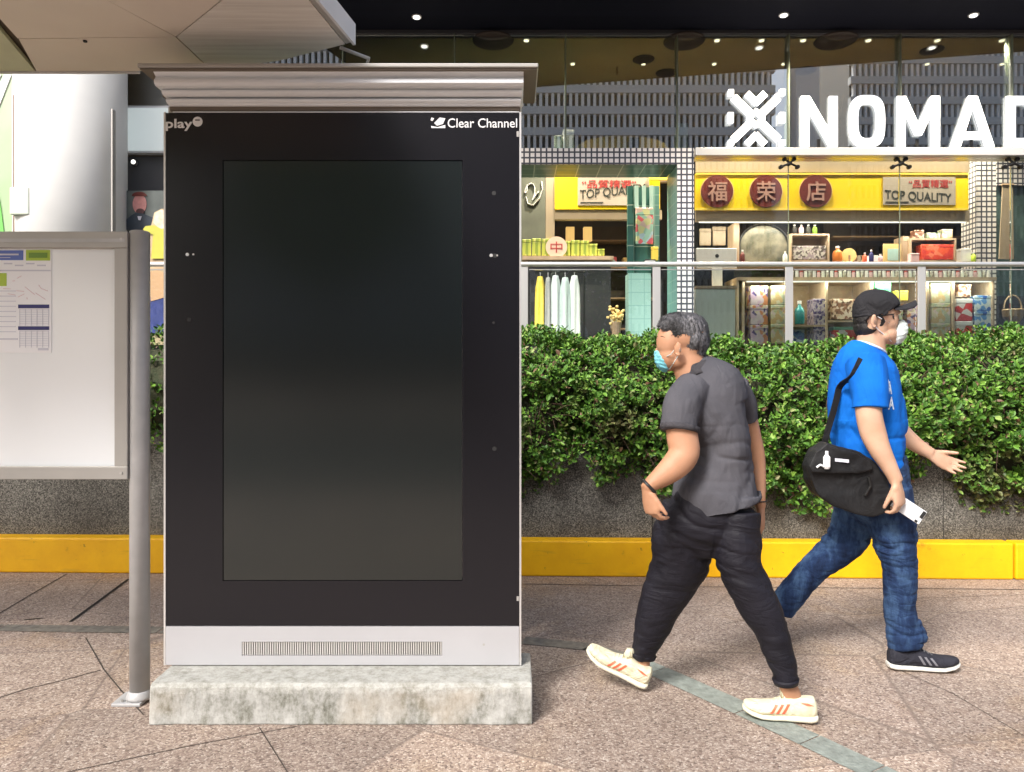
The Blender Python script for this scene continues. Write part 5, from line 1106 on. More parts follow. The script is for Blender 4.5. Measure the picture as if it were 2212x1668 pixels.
def shoe(parent, H, T, up, m_up, m_sole, wd=.047, hs=1.0, sole_t=.030, stripes=None, laces=None, rock=.012, collar=None):
    H, T = Vector(H), Vector(T); L = (T-H).length; d, u = ortho(T-H, up); sd_ = d.cross(u)
    if sd_.y > 0: sd_ = -sd_
    root = thing('shoe', None, None, (0, 0, 0)); root.parent = parent; root.location = Vector((0, 0, 0)); del_ = wloc(root)
    def sec(t, w_, b_, h): # superellipse section
        r_ = []
        for j in range(24):
            a = 2*math.pi*j/24; c, s_ = math.cos(a), math.sin(a); c = math.copysign(abs(c)**.75, c); s_ = math.copysign(abs(s_)**.8, s_)
            r_.append(H+d*L*t+sd_*w_*c+u*((b_+h)/2+(h-b_)/2*s_))
        return r_
    rk = lambda t: rock*(max(0, (t-.62)/.38)**2*2.0+max(0, (.12-t)/.12)**2*.6)
    so_ = MB(); so_.rings([sec(t, wd*w_, rk(t), rk(t)+sole_t*q) for t, w_, q in ((0, .55, .9), (.03, .72, 1), (.1, .80, 1.05), (.25, .80, 1), (.42, .78, .9), (.6, .94, .85), (.75, 1.02, .8), (.88, .9, .75), (.96, .62, .72), (1, .3, .7))])
    o1, bv1 = organic(so_, 'sole', m_sole, root, .0035, 3)
    ub = sole_t*.55
    up_ = MB(); up_.rings([sec(t, wd*w_, rk(t)+ub, rk(t)+ub+h*hs) for t, w_, h in ((.012, .45, .055), (.05, .66, .078), (.14, .74, .080), (.26, .74, .078), (.36, .74, .082), (.46, .78, .070), (.6, .88, .052), (.75, .94, .042), (.88, .80, .034), (.955, .55, .026), (.985, .3, .018))])
    o2, bv2 = organic(up_, 'upper', m_up, root, .0035, 4)
    def surf(mb, name, m, off=.0012):
        vs = []
        bx_ = BVHTree.FromPolygons([v.co+del_ for v in o2.data.vertices], [tuple(p.vertices) for p in o2.data.polygons])
        for v in mb.v:
            h = bx_.ray_cast(Vector(v)+sd_*.2, -sd_, .5); vs.append((h[0] if h[0] else Vector(v))+sd_*off)
        mb.v = vs; return mb.build(name, m, root)
    def patch(t0, z0, t1, z1, w_, name, m):    # slanted stripe on the outer side
        mb = MB(); n = 10; vs = []
        for k in range(n+1):
            q = k/n; t_ = t0+(t1-t0)*q; z_ = z0+(z1-z0)*q; c = H+d*L*t_+u*(z_+rk(t_)); vs += [c-d*w_/2, c+d*w_/2]
        mb.add(vs, [(2*k, 2*k+1, 2*k+3, 2*k+2) for k in range(n)]); surf(mb, name, m)
    if stripes:
        for t_ in (.47, .55, .63): patch(t_, .034, t_-.075, .074-(t_-.47)*.05, .011, 'stripe', stripes)
    if laces:
        mb = MB()
        for k in range(5):
            t_ = .44+.055*k; z_ = ub+hs*(.075-.008*k)+rk(t_); c = H+d*L*t_; mb.tube([c+sd_*.022+u*(z_-.014), c+sd_*.012+u*(z_+.001), c-sd_*.012+u*(z_+.001), c-sd_*.022+u*(z_-.014)], .0026, 6)
        mb.build('laces', laces, root, smooth=True)
    return root, o2, patch
def crease(p, fx, fy, fz, sh, seed, w_=.16, warp=.35):
    """sharp valleys of cloth along the zero lines of a stretched, warped noise"""
    q = Vector((p.x*fx+p.z*sh, p.y*fy, p.z*fz)); q += Vector((noise.noise(p*7+Vector((seed, 3, 1))), 0, noise.noise(p*7+Vector((5, seed, 2)))))*warp
    v = abs(noise.noise(q+Vector((seed*3.7, seed, 0))))/w_
    return -math.exp(-v*v*1.2) + .5
def bump_at(p, c, r_): return math.exp(-((p-c).length/r_)**2)

# ---------------------------------------------------------------- man in the grey polo
Yg = 3.05
g_ = thing('person', 'person in a grey polo shirt and black trousers striding left with cream trainers', 'person', (PX(1560, Yg), Yg, 0))
bd_ = MB()
torso_g = [(1491, 792, 3.05, 38, .062), (1508, 813, 3.05, 62, .092), (1524, 842, 3.05, 86, .128), (1527, 880, 3.05, 86, .14), (1545, 915, 3.05, 70, .14), (1561, 950, 3.05, 58, .135), (1560, 995, 3.05, 62, .132), (1553, 1040, 3.05, 78, .146), (1548, 1068, 3.05, 92, .160), (1554, 1094, 3.05, 91, .164)]
legR = [(1500, 1105, 3.08, 72, .115), (1478, 1165, 3.1, 73, .11), (1468, 1215, 3.12, 66, .10), (1446, 1265, 3.14, 58, .09), (1424, 1310, 3.16, 48, .08), (1407, 1360, 3.18, 41, .07), (1393, 1398, 3.19, 31, .056), (1389, 1420, 3.20, 26, .046)]
legL = [(1592, 1105, 3.0, 50, .115), (1593, 1165, 2.99, 54, .11), (1597, 1215, 2.98, 52, .10), (1617, 1265, 2.96, 50, .088), (1644, 1316, 2.95, 47, .08), (1664, 1356, 2.94, 39, .07), (1679, 1400, 2.93, 36, .064), (1695, 1448, 2.92, 30, .054), (1698, 1476, 2.91, 26, .046)]
def slim(st, k, kd): return [(a, b, c, d*k, e*kd) for a, b, c, d, e in st]
bd_.loft(slim(torso_g[2:], .78, .80)); bd_.loft([(1550, 1040, 3.04, 62, .10), (1545, 1080, 3.04, 70, .10), (1540, 1130, 3.045, 70, .085), (1540, 1165, 3.05, 44, .05)])
bd_.loft(slim(legR[:-2], .58, .58)+[(1391, 1400, 3.19, 17, .030), (1388, 1432, 3.2, 16, .030), (1382, 1462, 3.2, 19, .030)])
bd_.loft(slim(legL[:-2], .66, .66)+[(1693, 1448, 2.92, 20, .036), (1702, 1480, 2.92, 19, .034), (1712, 1508, 2.925, 20, .032), (1714, 1535, 2.925, 20, .028)])
bd_.loft([(1500, 815, 3.05, 40, .07), (1490, 790, 3.05, 36, .062), (1485, 765, 3.05, 33, .058), (1482, 740, 3.05, 34, .06)])
def head(c, yw, k=1.0): pass
# skull, brow, cheek, jaw, nose
bd_.ell(P(1482, 722, 3.05), (.092, .076, .088)); bd_.ell(P(1449, 736, 3.052), (.059, .062, .078), (0, R(6), 0)); bd_.ell(P(1490, 752, 3.05), (.058, .064, .060)); bd_.ell(P(1449, 768, 3.056), (.053, .058, .062)); bd_.ell(P(1443, 790, 3.066), (.028, .036, .026))
bd_.ell(P(1424, 758, 3.078), (.018, .013, .022), (0, R(20), 0)); bd_.ell(P(1466, 780, 3.035), (.036, .050, .036), (0, R(-25), 0))
bd_.ell(P(1432, 737, 3.062), (.018, .048, .012))
# ear with rim and lobe
ea = P(1463, 754, 2.968); bd_.ell(ea, (.015, .009, .028), (R(8), R(14), R(-25))); bd_.tube([ea+Vector((.012*math.cos(a)+.002, -.007, .028*math.sin(a))) for a in np.linspace(-2.4, 2.2, 12)], .0042, 6)
armL = [(1484, 850, 2.97, 34, .06), (1472, 895, 2.92, 33, .056), (1474, 945, 2.90, 34, .052), (1478, 978, 2.89, 33, .052), (1460, 1004, 2.88, 31, .048), (1432, 1028, 2.87, 24, .040), (1408, 1045, 2.86, 17, .031), (1396, 1056, 2.86, 14, .026)]
armR = [(1590, 850, 3.12, 30, .06), (1612, 900, 3.15, 22, .048), (1622, 945, 3.17, 22, .044), (1631, 985, 3.17, 21, .042), (1638, 1035, 3.15, 16, .034), (1641, 1075, 3.13, 12, .028), (1643, 1095, 3.13, 11, .024)]
bd_.loft(armL); bd_.loft(armR)
hand(bd_, P(1398, 1057, 2.86), (.20, .0, -1), (.85, .5, .1), 1, (26, 34, 26), 1.0, .05, (.45, .85, .2))
hand(bd_, P(1643, 1096, 3.13), (.03, 0, -1), (-.9, .2, 0), -1, (18, 28, 20), .95, .05, (.4, .9, .2))
gb, gbv = organic(bd_, 'body', M['skin_tan'], g_, .0042, 7)
def gface(px, py, o=.001):
    q = P(px, py, 3.0); h = gbv.ray_cast(Vector((q.x, 2.6, q.z)), Vector((0, 1, 0)), .8); return P(px, py, 3.05) if not h[0] else Vector((h[0].x, h[0].y-o, h[0].z))
MB().tube([gface(a, c) for a, c in ((1420, 729), (1425, 726), (1431, 726), (1437, 729))], [.0008, .0016, .0016, .0008], 6).build('eyebrow', M['black_hair'], g_)
MB().ell(gface(1464, 757, .0005), (.005, .002, .010), (0, R(12), 0), 10, 8).build('ear_shade_spot', M['brown'], g_)  # dark spot painted in for the shade inside the ear
# hair
hr = MB(); hr.ell(P(1481, 714, 3.05), (.099, .081, .081)); hr.ell(P(1494, 734, 3.05), (.076, .080, .070)); hr.ell(P(1502, 755, 3.05), (.046, .062, .046)); hr.ell(P(1462, 702, 3.05), (.078, .074, .056), (0, R(-12), 0))
hr.ell(P(1451, 703, 3.05), (.058, .068, .043), (0, R(-14), 0))
def hairfold(p, n): return .0035*noise.noise(Vector((p.x*60, p.y*60, p.z*28)))+.004*noise.noise(p*24)
def hairline(p, n):     # trim the hair back to the hairline: over the brow, down to the ear, round it and along the nape
    h = hairfold(p, n); px = CX+p.x*F/p.y+6*noise.noise(p*70); py = HY-(p.z-EYE)*F/p.y+3*noise.noise(p*90)
    if px < 1451: ln = 701+(px-1412)*.80
    elif px < 1469: ln = 733
    elif px < 1478: ln = 733+(px-1469)*3.3
    else: ln = 761+(px-1482)*.25
    return h-.0035 if py < ln-3 else h-.05*min(1, (py-ln+3)/6)
hro, _ = organic(hr, 'hair', M['hair'], g_, .004, 2, hairline)
def tufts(ob, n, L, m, flow, seed, keep=None):
    rnd = random.Random(seed); ps = ob.data.polygons; V = []; Fc = []; vs = ob.data.vertices
    for _ in range(n):
        p = ps[rnd.randrange(len(ps))]; c = p.center; nn = p.normal; wc = c+wloc(ob)
        if keep and not keep(wc): continue
        d = (flow(c+wloc(ob)) + nn*.14 + Vector((rnd.gauss(0, .25), rnd.gauss(0, .25), rnd.gauss(0, .25)))); d = (d-nn*d.dot(nn)*.75).normalized(); sd_ = d.cross(nn).normalized()*rnd.uniform(.0007, .0014); l = L*rnd.uniform(.6, 1.3); i0 = len(V)
        V += [c-sd_, c+sd_, c+d*l*.6+sd_*.7+nn*.0012, c+d*l*.6-sd_*.7+nn*.0012, c+d*l+nn*.0008]; Fc += [(i0, i0+1, i0+2, i0+3), (i0+3, i0+2, i0+4)]
    me = bpy.data.meshes.new('strands'); me.from_pydata(V, [], Fc); me.materials.append(m); o = bpy.data.objects.new('strands', me); COL.objects.link(o); o.parent = ob
hc = P(1485, 690, 3.05)
tufts(hro, 11000, .011, M['hair'], lambda p: Vector((.35 if p.x > hc.x-.03 else -.7, 0, -.9 if p.x > hc.x-.03 else .05)), 5, lambda q: (HY-(q.z-EYE)*F/q.y) < (701+((CX+q.x*F/q.y)-1412)*.8 if CX+q.x*F/q.y < 1451 else (733 if CX+q.x*F/q.y < 1472 else 766)))
# polo shirt
sh = MB(); sh.loft(torso_g)
sh.loft([(1500, 838, 2.99, 40, .075), (1478, 868, 2.94, 42, .076), (1469, 905, 2.91, 41, .07), (1468, 929, 2.9, 41, .066)])
sh.loft([(1580, 838, 3.11, 38, .075), (1604, 875, 3.14, 30, .066), (1612, 908, 3.155, 25, .060)])
pa = P(1510, 900, 2.95)
def polo_fold(p, n):
    k = min(1, max(.05, (1.38-p.z)*2.0)); lo = math.exp(-((p.z-1.03)/.10)**2)
    o = .0085*k*crease(p, 7, 6, 2.6, -4.8, 3, .22, .5) + .0065*lo*crease(p, 3.4, 4, 16, 5.5, 9, .24, .5) + .010*k*noise.noise(Vector((p.x*5+p.z*3, p.y*5, p.z*2.4)))
    o += .005*crease(p, 11, 7, 4, 8, 21, .4, .2)*bump_at(p, pa, .12)
    return o
polo, polob = organic(sh, 'polo_shirt', M['polo'], g_, .0045, 7, polo_fold)
c_ = MB(); c_.rings([[P(1491+dx, y_, 3.05)+Vector((rx*math.cos(2*math.pi*j/28), ry*math.sin(2*math.pi*j/28), -rx*.34*math.cos(2*math.pi*j/28)*-1)) for j in range(28)] for dx, y_, rx, ry in ((14, 806, .078, .084), (12, 797, .070, .074), (8, 785, .063, .066), (7, 784, .060, .063), (9, 795, .058, .060))])
c_.build('collar', M['polo_rib'], polo, smooth=True)
sb = MB(); sb.loft([(1469, 921, 2.905, 43, .070), (1468, 932, 2.9, 42.5, .069)], sub=2); sb.build('sleeve_band', M['polo_rib'], polo, smooth=True)
# trousers
tr_ = MB(); tr_.loft([(1550, 1074, 3.04, 82, .118), (1543, 1100, 3.04, 96, .130), (1539, 1140, 3.045, 97, .118), (1538, 1172, 3.05, 82, .088), (1540, 1200, 3.05, 50, .06)]); tr_.loft([(a, b_, c, d-3, e-.003) for a, b_, c, d, e in legR]); tr_.loft([(a, b_, c, d-3, e-.003) for a, b_, c, d, e in legL])
def trf(p, n):
    lo = max(0, .34-p.z)*3.4; kn = math.exp(-((p.z-.55)/.09)**2); sl_ = 7 if p.x > .80 else -7
    o = .0060*(.30+kn+lo)*crease(p, 4.5, 4, 8, sl_*1.6, 5, .26, .5) + .0028*(.2+lo+.5*kn)*crease(p, 7, 6, 19, -sl_*1.5, 17, .24, .6) + .008*noise.noise(Vector((p.x*4.4, p.y*4, p.z*3)))*min(1, p.z*2)
    if p.z > .66: o += .0065*crease(p, 6, 6, 5, 9, 31, .22, .6)
    return o
trs, trb = organic(tr_, 'trousers', M['trouser'], g_, .0045, 6, trf)
pk = MB(); pk.tube([P(1528+i*6, 1109+.6*math.sin(i), 2.8) for i in range(9)], .0022, 6); wrap(pk, trb, .001).build('pocket_zip', M['alu'], trs)
for st in (legR, legL):
    a, b_ = st[-1], st[-2]; mb = MB(); mb.loft([(a[0]+(b_[0]-a[0])*.35, a[1]+(b_[1]-a[1])*.35, a[2], a[3]+2.5, a[4]+.004), (a[0], a[1]+1, a[2], a[3]-.5, a[4]-.001)], sub=2); mb.build('ankle_cuff', M['trouser'], trs, smooth=True)
# wrist band, mask
mb = MB(); cw = P(1402, 1051, 2.86); ax = (P(1396, 1056, 2.86)-P(1408, 1045, 2.86)).normalized(); e1 = ax.cross(Vector((0, 1, 0))).normalized()
mb.tube([cw+e1*.0325*math.cos(a)+Vector((0, 1, 0))*.0305*math.sin(a) for a in np.linspace(0, 2*math.pi, 25)], .0045, 8, flat=1.6); mb.build('wristband', M['black'], g_, smooth=True)
mb = MB(); cw = P(1642, 1082, 3.13); mb.tube([cw+Vector((.029*math.cos(a), .027*math.sin(a), 0)) for a in np.linspace(0, 2*math.pi, 25)], .003, 8); mb.build('bracelet', M['black'], g_, smooth=True)
mk = MB(); mk.ell(P(1434, 779, 3.072), (.037, .055, .050), (0, R(-22), 0)); mk.ell(P(1424, 764, 3.08), (.022, .026, .022))
mko, _ = organic(mk, 'face_mask', M['mask_blue'], g_, .004, 3, lambda p, n: .0010*math.sin((p.z+.25*p.x)*420))
mb = MB(); mb.tube([P(1440, 770, 3.005), P(1450, 765, 2.985), P(1464, 745, 2.960), P(1471, 757, 2.960), P(1460, 777, 2.968), P(1446, 798, 3.01)], .0018, 6); mb.build('ear_loop', M['mask_white'], mko, smooth=True)
# shoes
for H_, T_, up in ((P(1396, 1487, 3.19), P(1262, 1414, 3.26), (-.42, 0, .9)), (Vector((PX(1766, 2.895), 2.895, .004)), Vector((PX(1604, 2.955), 2.955, .004)), (0, 0, 1))):
    r_, up_o, patch = shoe(g_, H_, T_, up, M['shoe_cream'], M['sole_cream'], .050, 1.0, .030, M['coral'], M['sole_cream'])
    patch(.10, .072, .20, .082, .030, 'heel_tab', M['coral'])
    mb = MB(); H_, T_ = Vector(H_), Vector(T_); d, u = ortho(T_-H_, up); c = H_+d*(T_-H_).length*.42+u*.098
    mb.tube([c-d*.004-u*.01, c+u*.012, c+d*.006+u*.035], [.012, .012, .007], 8, flat=2.0); mb.build('tongue_loop', M['shoe_cream'], r_, smooth=True)

# ---------------------------------------------------------------- man in the blue t-shirt
b__ = thing('person', 'person in a bright blue t-shirt and black cap walking right with one palm open', 'person', (PX(1890, 3.5), 3.5, 0))
bb = MB()
torso_b = [(1878, 750, 3.5, 36, .070), (1871, 768, 3.5, 52, .115), (1867, 800, 3.5, 64, .165), (1868, 855, 3.5, 73, .168), (1872, 910, 3.5, 76, .155), (1878, 960, 3.5, 73, .148), (1886, 995, 3.5, 68, .145), (1893, 1014, 3.5, 64, .142)]
fl = [(1908, 1060, 3.45, 60, .12), (1922, 1110, 3.44, 52, .105), (1931, 1160, 3.43, 44, .095), (1942, 1215, 3.42, 35, .08), (1944, 1260, 3.42, 33, .073), (1943, 1315, 3.43, 32, .068), (1948, 1357, 3.43, 33, .064), (1953, 1385, 3.43, 35, .06), (1955, 1395, 3.43, 34, .058)]
rl_ = [(1862, 1060, 3.55, 58, .12), (1849, 1115, 3.57, 46, .105), (1832, 1162, 3.58, 41, .09), (1797, 1196, 3.60, 36, .08), (1762, 1224, 3.62, 31, .07), (1731, 1256, 3.63, 30, .064), (1704, 1288, 3.64, 31, .06), (1693, 1306, 3.645, 29, .057), (1685, 1322, 3.65, 27, .055)]
bb.loft(slim(torso_b[2:], .78, .80)); bb.loft([(1888, 1000, 3.5, 62, .13), (1890, 1050, 3.5, 66, .14), (1888, 1100, 3.5, 55, .12)])
bb.loft(slim(fl[:-2], .66, .66)+[(1950, 1390, 3.43, 18, .035), (1950, 1425, 3.43, 20, .035)]); bb.loft(slim(rl_[:-2], .66, .66)+[(1690, 1305, 3.645, 16, .032), (1674, 1338, 3.655, 17, .032)])
bb.loft([(1876, 775, 3.5, 42, .08), (1880, 750, 3.5, 31, .062), (1884, 725, 3.5, 30, .06), (1888, 700, 3.5, 32, .062)])
bb.ell(P(1892, 676, 3.5), (.098, .077, .098)); bb.ell(P(1912, 692, 3.5), (.056, .062, .066)); bb.ell(P(1915, 722, 3.5), (.046, .050, .048)); bb.ell(P(1924, 736, 3.5), (.026, .032, .020))
bb.ell(P(1941, 706, 3.5), (.022, .015, .026), (0, R(-20), 0)); bb.ell(P(1937, 722, 3.5), (.018, .026, .020)); bb.ell(P(1934, 676, 3.5), (.014, .05, .010)); bb.ell(P(1903, 728, 3.49), (.040, .052, .030), (0, R(28), 0))
ea = P(1888, 694, 3.422); bb.ell(ea, (.017, .010, .032), (R(8), R(-14), R(25))); bb.tube([ea+Vector((-.012*math.cos(a)-.002, -.007, .029*math.sin(a))) for a in np.linspace(-2.4, 2.2, 12)], .0045, 6)
bb.loft([(1868, 800, 3.34, 32, .055), (1874, 850, 3.30, 28, .05), (1877, 895, 3.28, 27, .05), (1886, 935, 3.27, 27, .048), (1900, 970, 3.25, 23, .042), (1918, 1003, 3.24, 18, .034), (1932, 1030, 3.23, 15, .028), (1936, 1040, 3.23, 15, .026)])
bb.loft([(1880, 800, 3.66, 32, .055), (1905, 860, 3.70, 28, .05), (1930, 915, 3.71, 24, .044), (1952, 940, 3.70, 20, .042), (1982, 963, 3.68, 16, .034), (2004, 976, 3.66, 13, .027), (2012, 981, 3.655, 13, .024)])
hand(bb, P(1936, 1042, 3.225), (.16, -.02, -1), (-.55, .75, 0), -1, (22, 42, 34), 1.05, .04, (.35, .85, .5), .3)
hand(bb, P(2010, 981, 3.655), (.86, -.22, -.50), (-.10, -.80, .25), -1, (7, 10, 8), 1.0, .22, (.45, .80, .35), .25)
bbo, bbv = organic(bb, 'body', M['skin_light'], b__, .0045, 5)
MB().ell(P(1890, 696, 3.4115), (.006, .003, .011), (0, R(-15), 0), 10, 8).build('ear_shade_spot', M['brown'], b__)  # brown blob standing in for shade in the ear opening
# hair under the cap
hb = MB(); hb.ell(P(1880, 690, 3.5), (.075, .080, .060)); hb.ell(P(1870, 708, 3.5), (.050, .070, .050)); hb.ell(P(1901, 680, 3.46), (.012, .034, .028))
organic(hb, 'hair', M['black_hair'], b__, .005, 2, lambda p, n: .003*noise.noise(p*60)-(.04 if (p-P(1890, 697, 3.42)).length < .036 else 0))
# cap
cp = MB(); rg = []
cc0 = P(1893, 668, 3.5)
for k in range(0, 13):
    th = math.pi/2*k/12*.99; r_ = []
    for j in range(40):
        a = 2*math.pi*j/40; x = .106*math.cos(th)*math.cos(a); y = .090*math.cos(th)*math.sin(a); z = .096*math.sin(th)**.9
        zb_ = -.040 if math.cos(a) < 0 else -.040+.058*min(1, math.cos(a)*1.6)   # back of the cap sits low, front rises
        r_.append(cc0+Vector((x-.002, y, z if k else zb_)))
    rg.append(r_)
cp.rings(rg); 
def capf(p, n): return -.0022*math.exp(-((abs(math.sin(math.atan2(p.y-cc0.y, p.x-cc0.x)*3+.3)))/.07)**2)+.003*noise.noise(p*22)
cpo, cpb = organic(cp, 'cap', M['cap'], b__, .0045, 2, capf)
br = MB(); rg = []
for k in range(14):
    s_ = k/13; px = 1916+62*s_; py = 663-2*s_+(-13*max(0, s_-.45)/.55*max(0, s_-.1)); w_ = .080*math.sqrt(max(.02, 1-s_**2.6*.97)); r_ = []
    for j in range(22):
        v_ = -1+2*(j/10) if j < 11 else 1-2*((j-11)/10); dz = -.024*v_*v_*(1-.3*s_); r_.append(P(px, py, 3.5)+Vector((0, v_*w_, dz+(.004 if j < 11 else -.003))))
    rg.append(r_)
br.rings(rg); organic(br, 'cap_brim', M['cap'], cpo, .003, 2)
MB().ell(cc0+Vector((-.002, 0, .097)), (.006, .006, .003), (0, 0, 0), 12, 8).build('cap_button', M['cap'], cpo)
# glasses
def face_y(px, py, o=.002):
    q = P(px, py, 3.45); h = bbv.ray_cast(Vector((q.x, 3.0, q.z)), Vector((0, 1, 0)), .6); return (h[0].y if h[0] else 3.46)-o
gs = MB(); gs.tube([P(a, c, face_y(a, c, .004)) for a, c in ((1893, 685), (1903, 683), (1913, 681), (1922, 680), (1930, 679))], .0028, 6)
for Y_ in (3.452, 3.535): gs.tube([P(1934+6*math.cos(a)*.8, 683+7*math.sin(a), Y_+.022*math.cos(a)) for a in np.linspace(0, 2*math.pi, 20)], .0024, 6)
gs.build('glasses', M['black'], b__, smooth=True)
MB().ell(P(1927, 684, face_y(1927, 684, -.003)), (.010, .006, .006), (0, 0, 0), 12, 8).build('eye', M['black_hair'], b__)
# mask
mk = MB(); mk.ell(P(1941, 718, 3.5), (.036, .050, .062), (0, R(16), 0)); mk.ell(P(1950, 708, 3.5), (.020, .026, .028))
mko, _ = organic(mk, 'face_mask', M['mask_white'], b__, .004, 3, lambda p, n: .0009*math.sin((p.z-.25*p.x)*300)+.003*noise.noise(p*22))
mb = MB(); mb.tube([P(1926, 738, 3.455), P(1912, 725, 3.444), P(1897, 712, 3.432), P(1884, 698, 3.415)], .0018, 6); mb.tube([P(1930, 702, 3.45), P(1912, 693, 3.433), P(1896, 684, 3.42)], .0016, 6); mb.build('ear_loop', M['white'], mko, smooth=True)
# t-shirt
ts = MB(); ts.loft(torso_b); ts.loft([(1868, 782, 3.37, 42, .085), (1876, 825, 3.32, 41, .078), (1879, 862, 3.295, 40, .072), (1880, 884, 3.285, 40, .070)])
ts.loft([(1874, 785, 3.63, 42, .085), (1892, 830, 3.68, 38, .074), (1904, 868, 3.70, 34, .066)])
ts.loft([(1905, 985, 3.5, 50, .12), (1918, 1008, 3.5, 40, .10)])
bpa = P(1900, 870, 3.34)
def fb(p, n): return .0095*crease(p, 6, 5, 2.2, 4.6, 11, .22, .5) + .0055*crease(p, 3.5, 4, 13, -6, 27, .24, .5)*(1 if p.z < 1.15 else .3) + .013*noise.noise(Vector((p.x*5, p.y*5, p.z*3)))+.005*crease(p, 10, 7, 5, 9, 41, .4, .2)*bump_at(p, bpa, .13)
tee, teeb = organic(ts, 't_shirt', M['blue_tee'], b__, .0045, 7, lambda p, n: fb(p, n)*min(1.15, max(.3, (1.5-p.z)*2.6)))
mb = MB(); a0, a1 = P(1851, 738, 3.5), P(1908, 766, 3.5); mc = (a0+a1)/2; hx = (a1-a0)/2
mb.tube([mc+hx*1.02*math.cos(a)+Vector((0, .078*math.sin(a), 0)) for a in np.linspace(0, 2*math.pi, 37)], .0055, 8); mb.build('neckband', M['tee_white'], tee, smooth=True)
for s_, a, b1, c, d in (('B', 1911, 820, 1924, 850), ('A', 1923, 824, 1936, 852), ('A', 1928, 858, 1942, 886)): 
    text(s_, 'chest_letter', M['tee_white'], tee, a, b1, c, d, 3.3, bold=.03, thick=.001, bvh=teeb)
# jeans
jn = MB(); jn.loft([(1886, 985, 3.5, 66, .14), (1888, 1020, 3.5, 72, .152), (1888, 1070, 3.5, 74, .155), (1888, 1110, 3.5, 62, .13), (1885, 1135, 3.5, 36, .08)]); jn.loft(fl); jn.loft(rl_)
jn.loft([(1958, 1340, 3.43, 26, .055), (1962, 1368, 3.43, 36, .062), (1962, 1378, 3.43, 34, .06)])
def jf(p, n):
    kn = math.exp(-((p.z-.60)/.08)**2); an = max(0, .26-p.z)*4
    return .0075*(.35+kn+an)*crease(p, 4, 5, 14, 9, 7, .22, .6)+.0040*(.35+an+kn*.6)*crease(p, 8, 7, 27, -9, 13, .2, .5)+.010*noise.noise(Vector((p.x*5, p.y*5, p.z*3)))
jns, jnb = organic(jn, 'jeans', M['denim'], b__, .0045, 6, jf)
# shoes
r_, o_, patch = shoe(b__, Vector((PX(1917, 3.43), 3.43, .003)), Vector((PX(2072, 3.40), 3.40, .003)), (0, 0, 1), M['shoe_black'], M['sole_white'], .052, 1.12, .026, mat('charcoal stripe', (.16, .16, .18), .6), M['mask_white'] if False else mat('grey laces', (.12, .12, .13), .8))
shoe(b__, P(1650, 1340, 3.66), P(1684, 1404, 3.70), (.8, 0, .6), M['shoe_black'], M['sole_white'], .048, 1.0, .026)
# phone in hand
p0, p1 = P(1936, 1082, 3.262), P(1990, 1118, 3.235); d = (p1-p0).normalized(); n_ = Vector((0, -1, 0)); n_ = (n_-d*n_.dot(d)).normalized(); wv_ = d.cross(n_)
ph = thing('mobile_phone', 'white mobile phone held low in the right hand of the man in blue', 'phone', tuple((p0+p1)/2))
def slab3(c, L_, W_, T_): 
    mb = MB(); vs = [c+d*a*L_/2+wv_*b_*W_/2+n_*e_*T_/2 for a in (-1, 1) for b_ in (-1, 1) for e_ in (-1, 1)]
    return mb.add(vs, [(0, 1, 3, 2), (4, 6, 7, 5), (0, 4, 5, 1), (2, 3, 7, 6), (0, 2, 6, 4), (1, 5, 7, 3)])
pc_ = (p0+p1)/2; slab3(pc_, .136, .066, .008).build('case', M['white_paint'], ph, bevel=.003)
slab3(pc_+d*.058+n_*.0052+wv_*-.012, .014, .034, .002).build('camera_bump', M['black'], ph); slab3(pc_+d*.050+n_*.005+wv_*.026, .012, .010, .0015).build('flash', M['black'], ph)
# messenger bag
bg_ = thing('messenger_bag', 'black messenger bag slung behind the hip of the man in blue', 'bag', tuple(P(1835, 1110, 3.30)))
oc = [(1781, 955), (1810, 965), (1850, 975), (1886, 998), (1912, 1030), (1921, 1070), (1918, 1104), (1880, 1115), (1840, 1108), (1795, 1092), (1760, 1068), (1744, 1036), (1742, 1008), (1756, 972)]
bgm = MB(); bgm.prism([(PX(a, 3.3), PZ(c, 3.3)) for a, c in oc], 3.265, 3.36, 'Y')
def bf(p, n): v = noise.noise(Vector((p.x*8, p.y*8, p.z*12))); return .008*(v-abs(v)*.5)+.003*noise.noise(p*26)
bo_, bgb = organic(bgm, 'pouch', M['bag'], bg_, .006, 10, bf)
fp = MB(); fp.prism([(PX(a, 3.26), PZ(c, 3.26)) for a, c in ((1783, 958), (1812, 970), (1850, 980), (1880, 1000), (1884, 1014), (1850, 1022), (1800, 1022), (1752, 1020), (1745, 1008), (1758, 976))], 3.242, 3.262, 'Y')
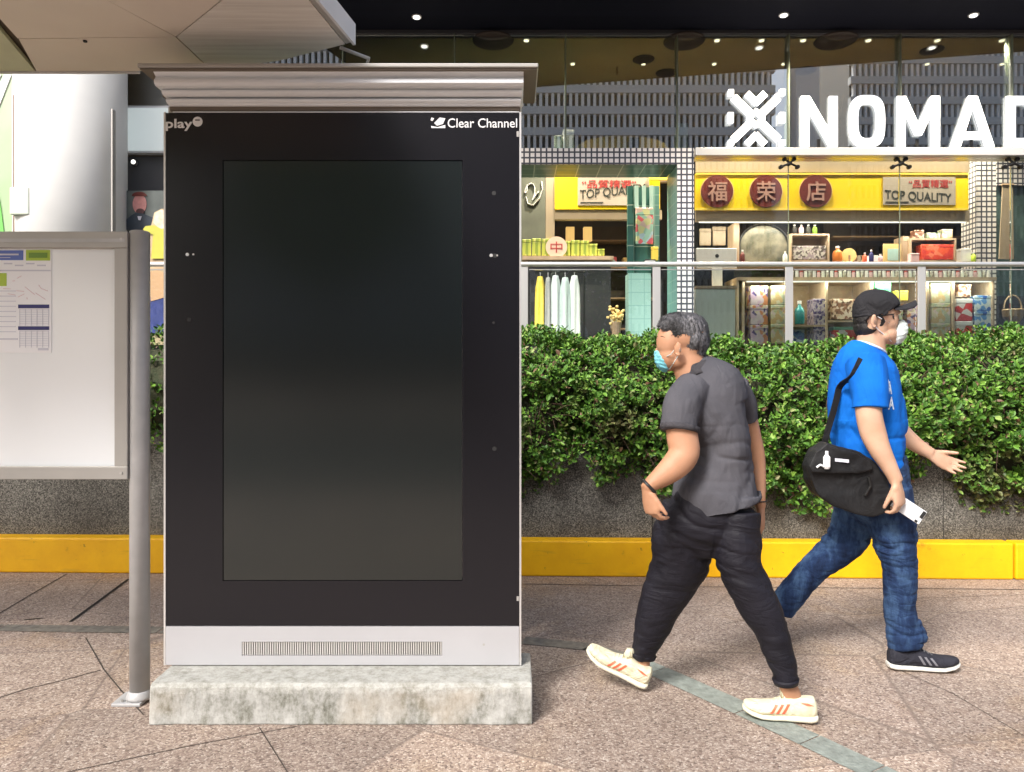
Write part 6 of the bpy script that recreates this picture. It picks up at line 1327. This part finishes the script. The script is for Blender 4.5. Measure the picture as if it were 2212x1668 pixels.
fo, fbv = organic(fp, 'flap', M['bag'], bg_, .005, 5, lambda p, n: .004*noise.noise(p*24))
mb = MB(); pts_ = [(1784, 960), (1791, 931), (1802, 895), (1811, 860), (1818, 825), (1825, 802), (1832, 786), (1837, 776)]
sp_ = []
for k in range(36):
    u = k/35*(len(pts_)-1); i0 = min(int(u), len(pts_)-2); f = u-i0; a = pts_[i0][0]*(1-f)+pts_[i0+1][0]*f; c = pts_[i0][1]*(1-f)+pts_[i0+1][1]*f
    q = P(a, c, 3.4); h = teeb.ray_cast(Vector((q.x, 2.5, q.z)), Vector((0, 1, 0)), 2); y = h[0].y if h[0] else 3.42
    sp_.append(Vector((q.x, y, q.z)))
for _ in range(5):
    for k in range(1, len(sp_)-1): sp_[k].y = min(sp_[k].y, (sp_[k-1].y+sp_[k+1].y)/2) if _ < 3 else (sp_[k-1].y+2*sp_[k].y+sp_[k+1].y)/4
rg = []
for k, q in enumerate(sp_):
    t_ = (sp_[min(k+1, 35)]-sp_[max(k-1, 0)]).normalized(); n2 = Vector((0, -1, 0)); n2 = (n2-t_*n2.dot(t_)).normalized(); s2 = t_.cross(n2); hw = .014
    rg.append([q+s2*hw+n2*.001, q+s2*hw+n2*.006, q-s2*hw+n2*.006, q-s2*hw+n2*.001])
MB().rings(rg).build('strap', M['bag'], bg_)
MB().lathe(P(1786, 1013, 3.232), [(.010, 0), (.015, .01), (.015, .05), (.007, .062), (.007, .078)], 12).build('hanging_bottle', M['white'], bg_)
q = MB(); q.prism([(PX(a, 3.236), PZ(c, 3.236)) for a, c in ((1804, 990), (1834, 993), (1834, 1000), (1804, 997))], 3.236, 3.2385, 'Y'); q.build('label_patch', M['palegrey'], bg_)
q = MB(); q.tube([P(1764, 1010, 3.238), P(1772, 1004, 3.236), P(1780, 1008, 3.236)], .005, 6); q.build('clip', M['white'], bg_)
q = MB(); q.tube([P(1876, 1030, 3.25), P(1880, 1050, 3.248), P(1868, 1070, 3.25)], .008, 8); q.build('buckle', M['fitting'], bg_)
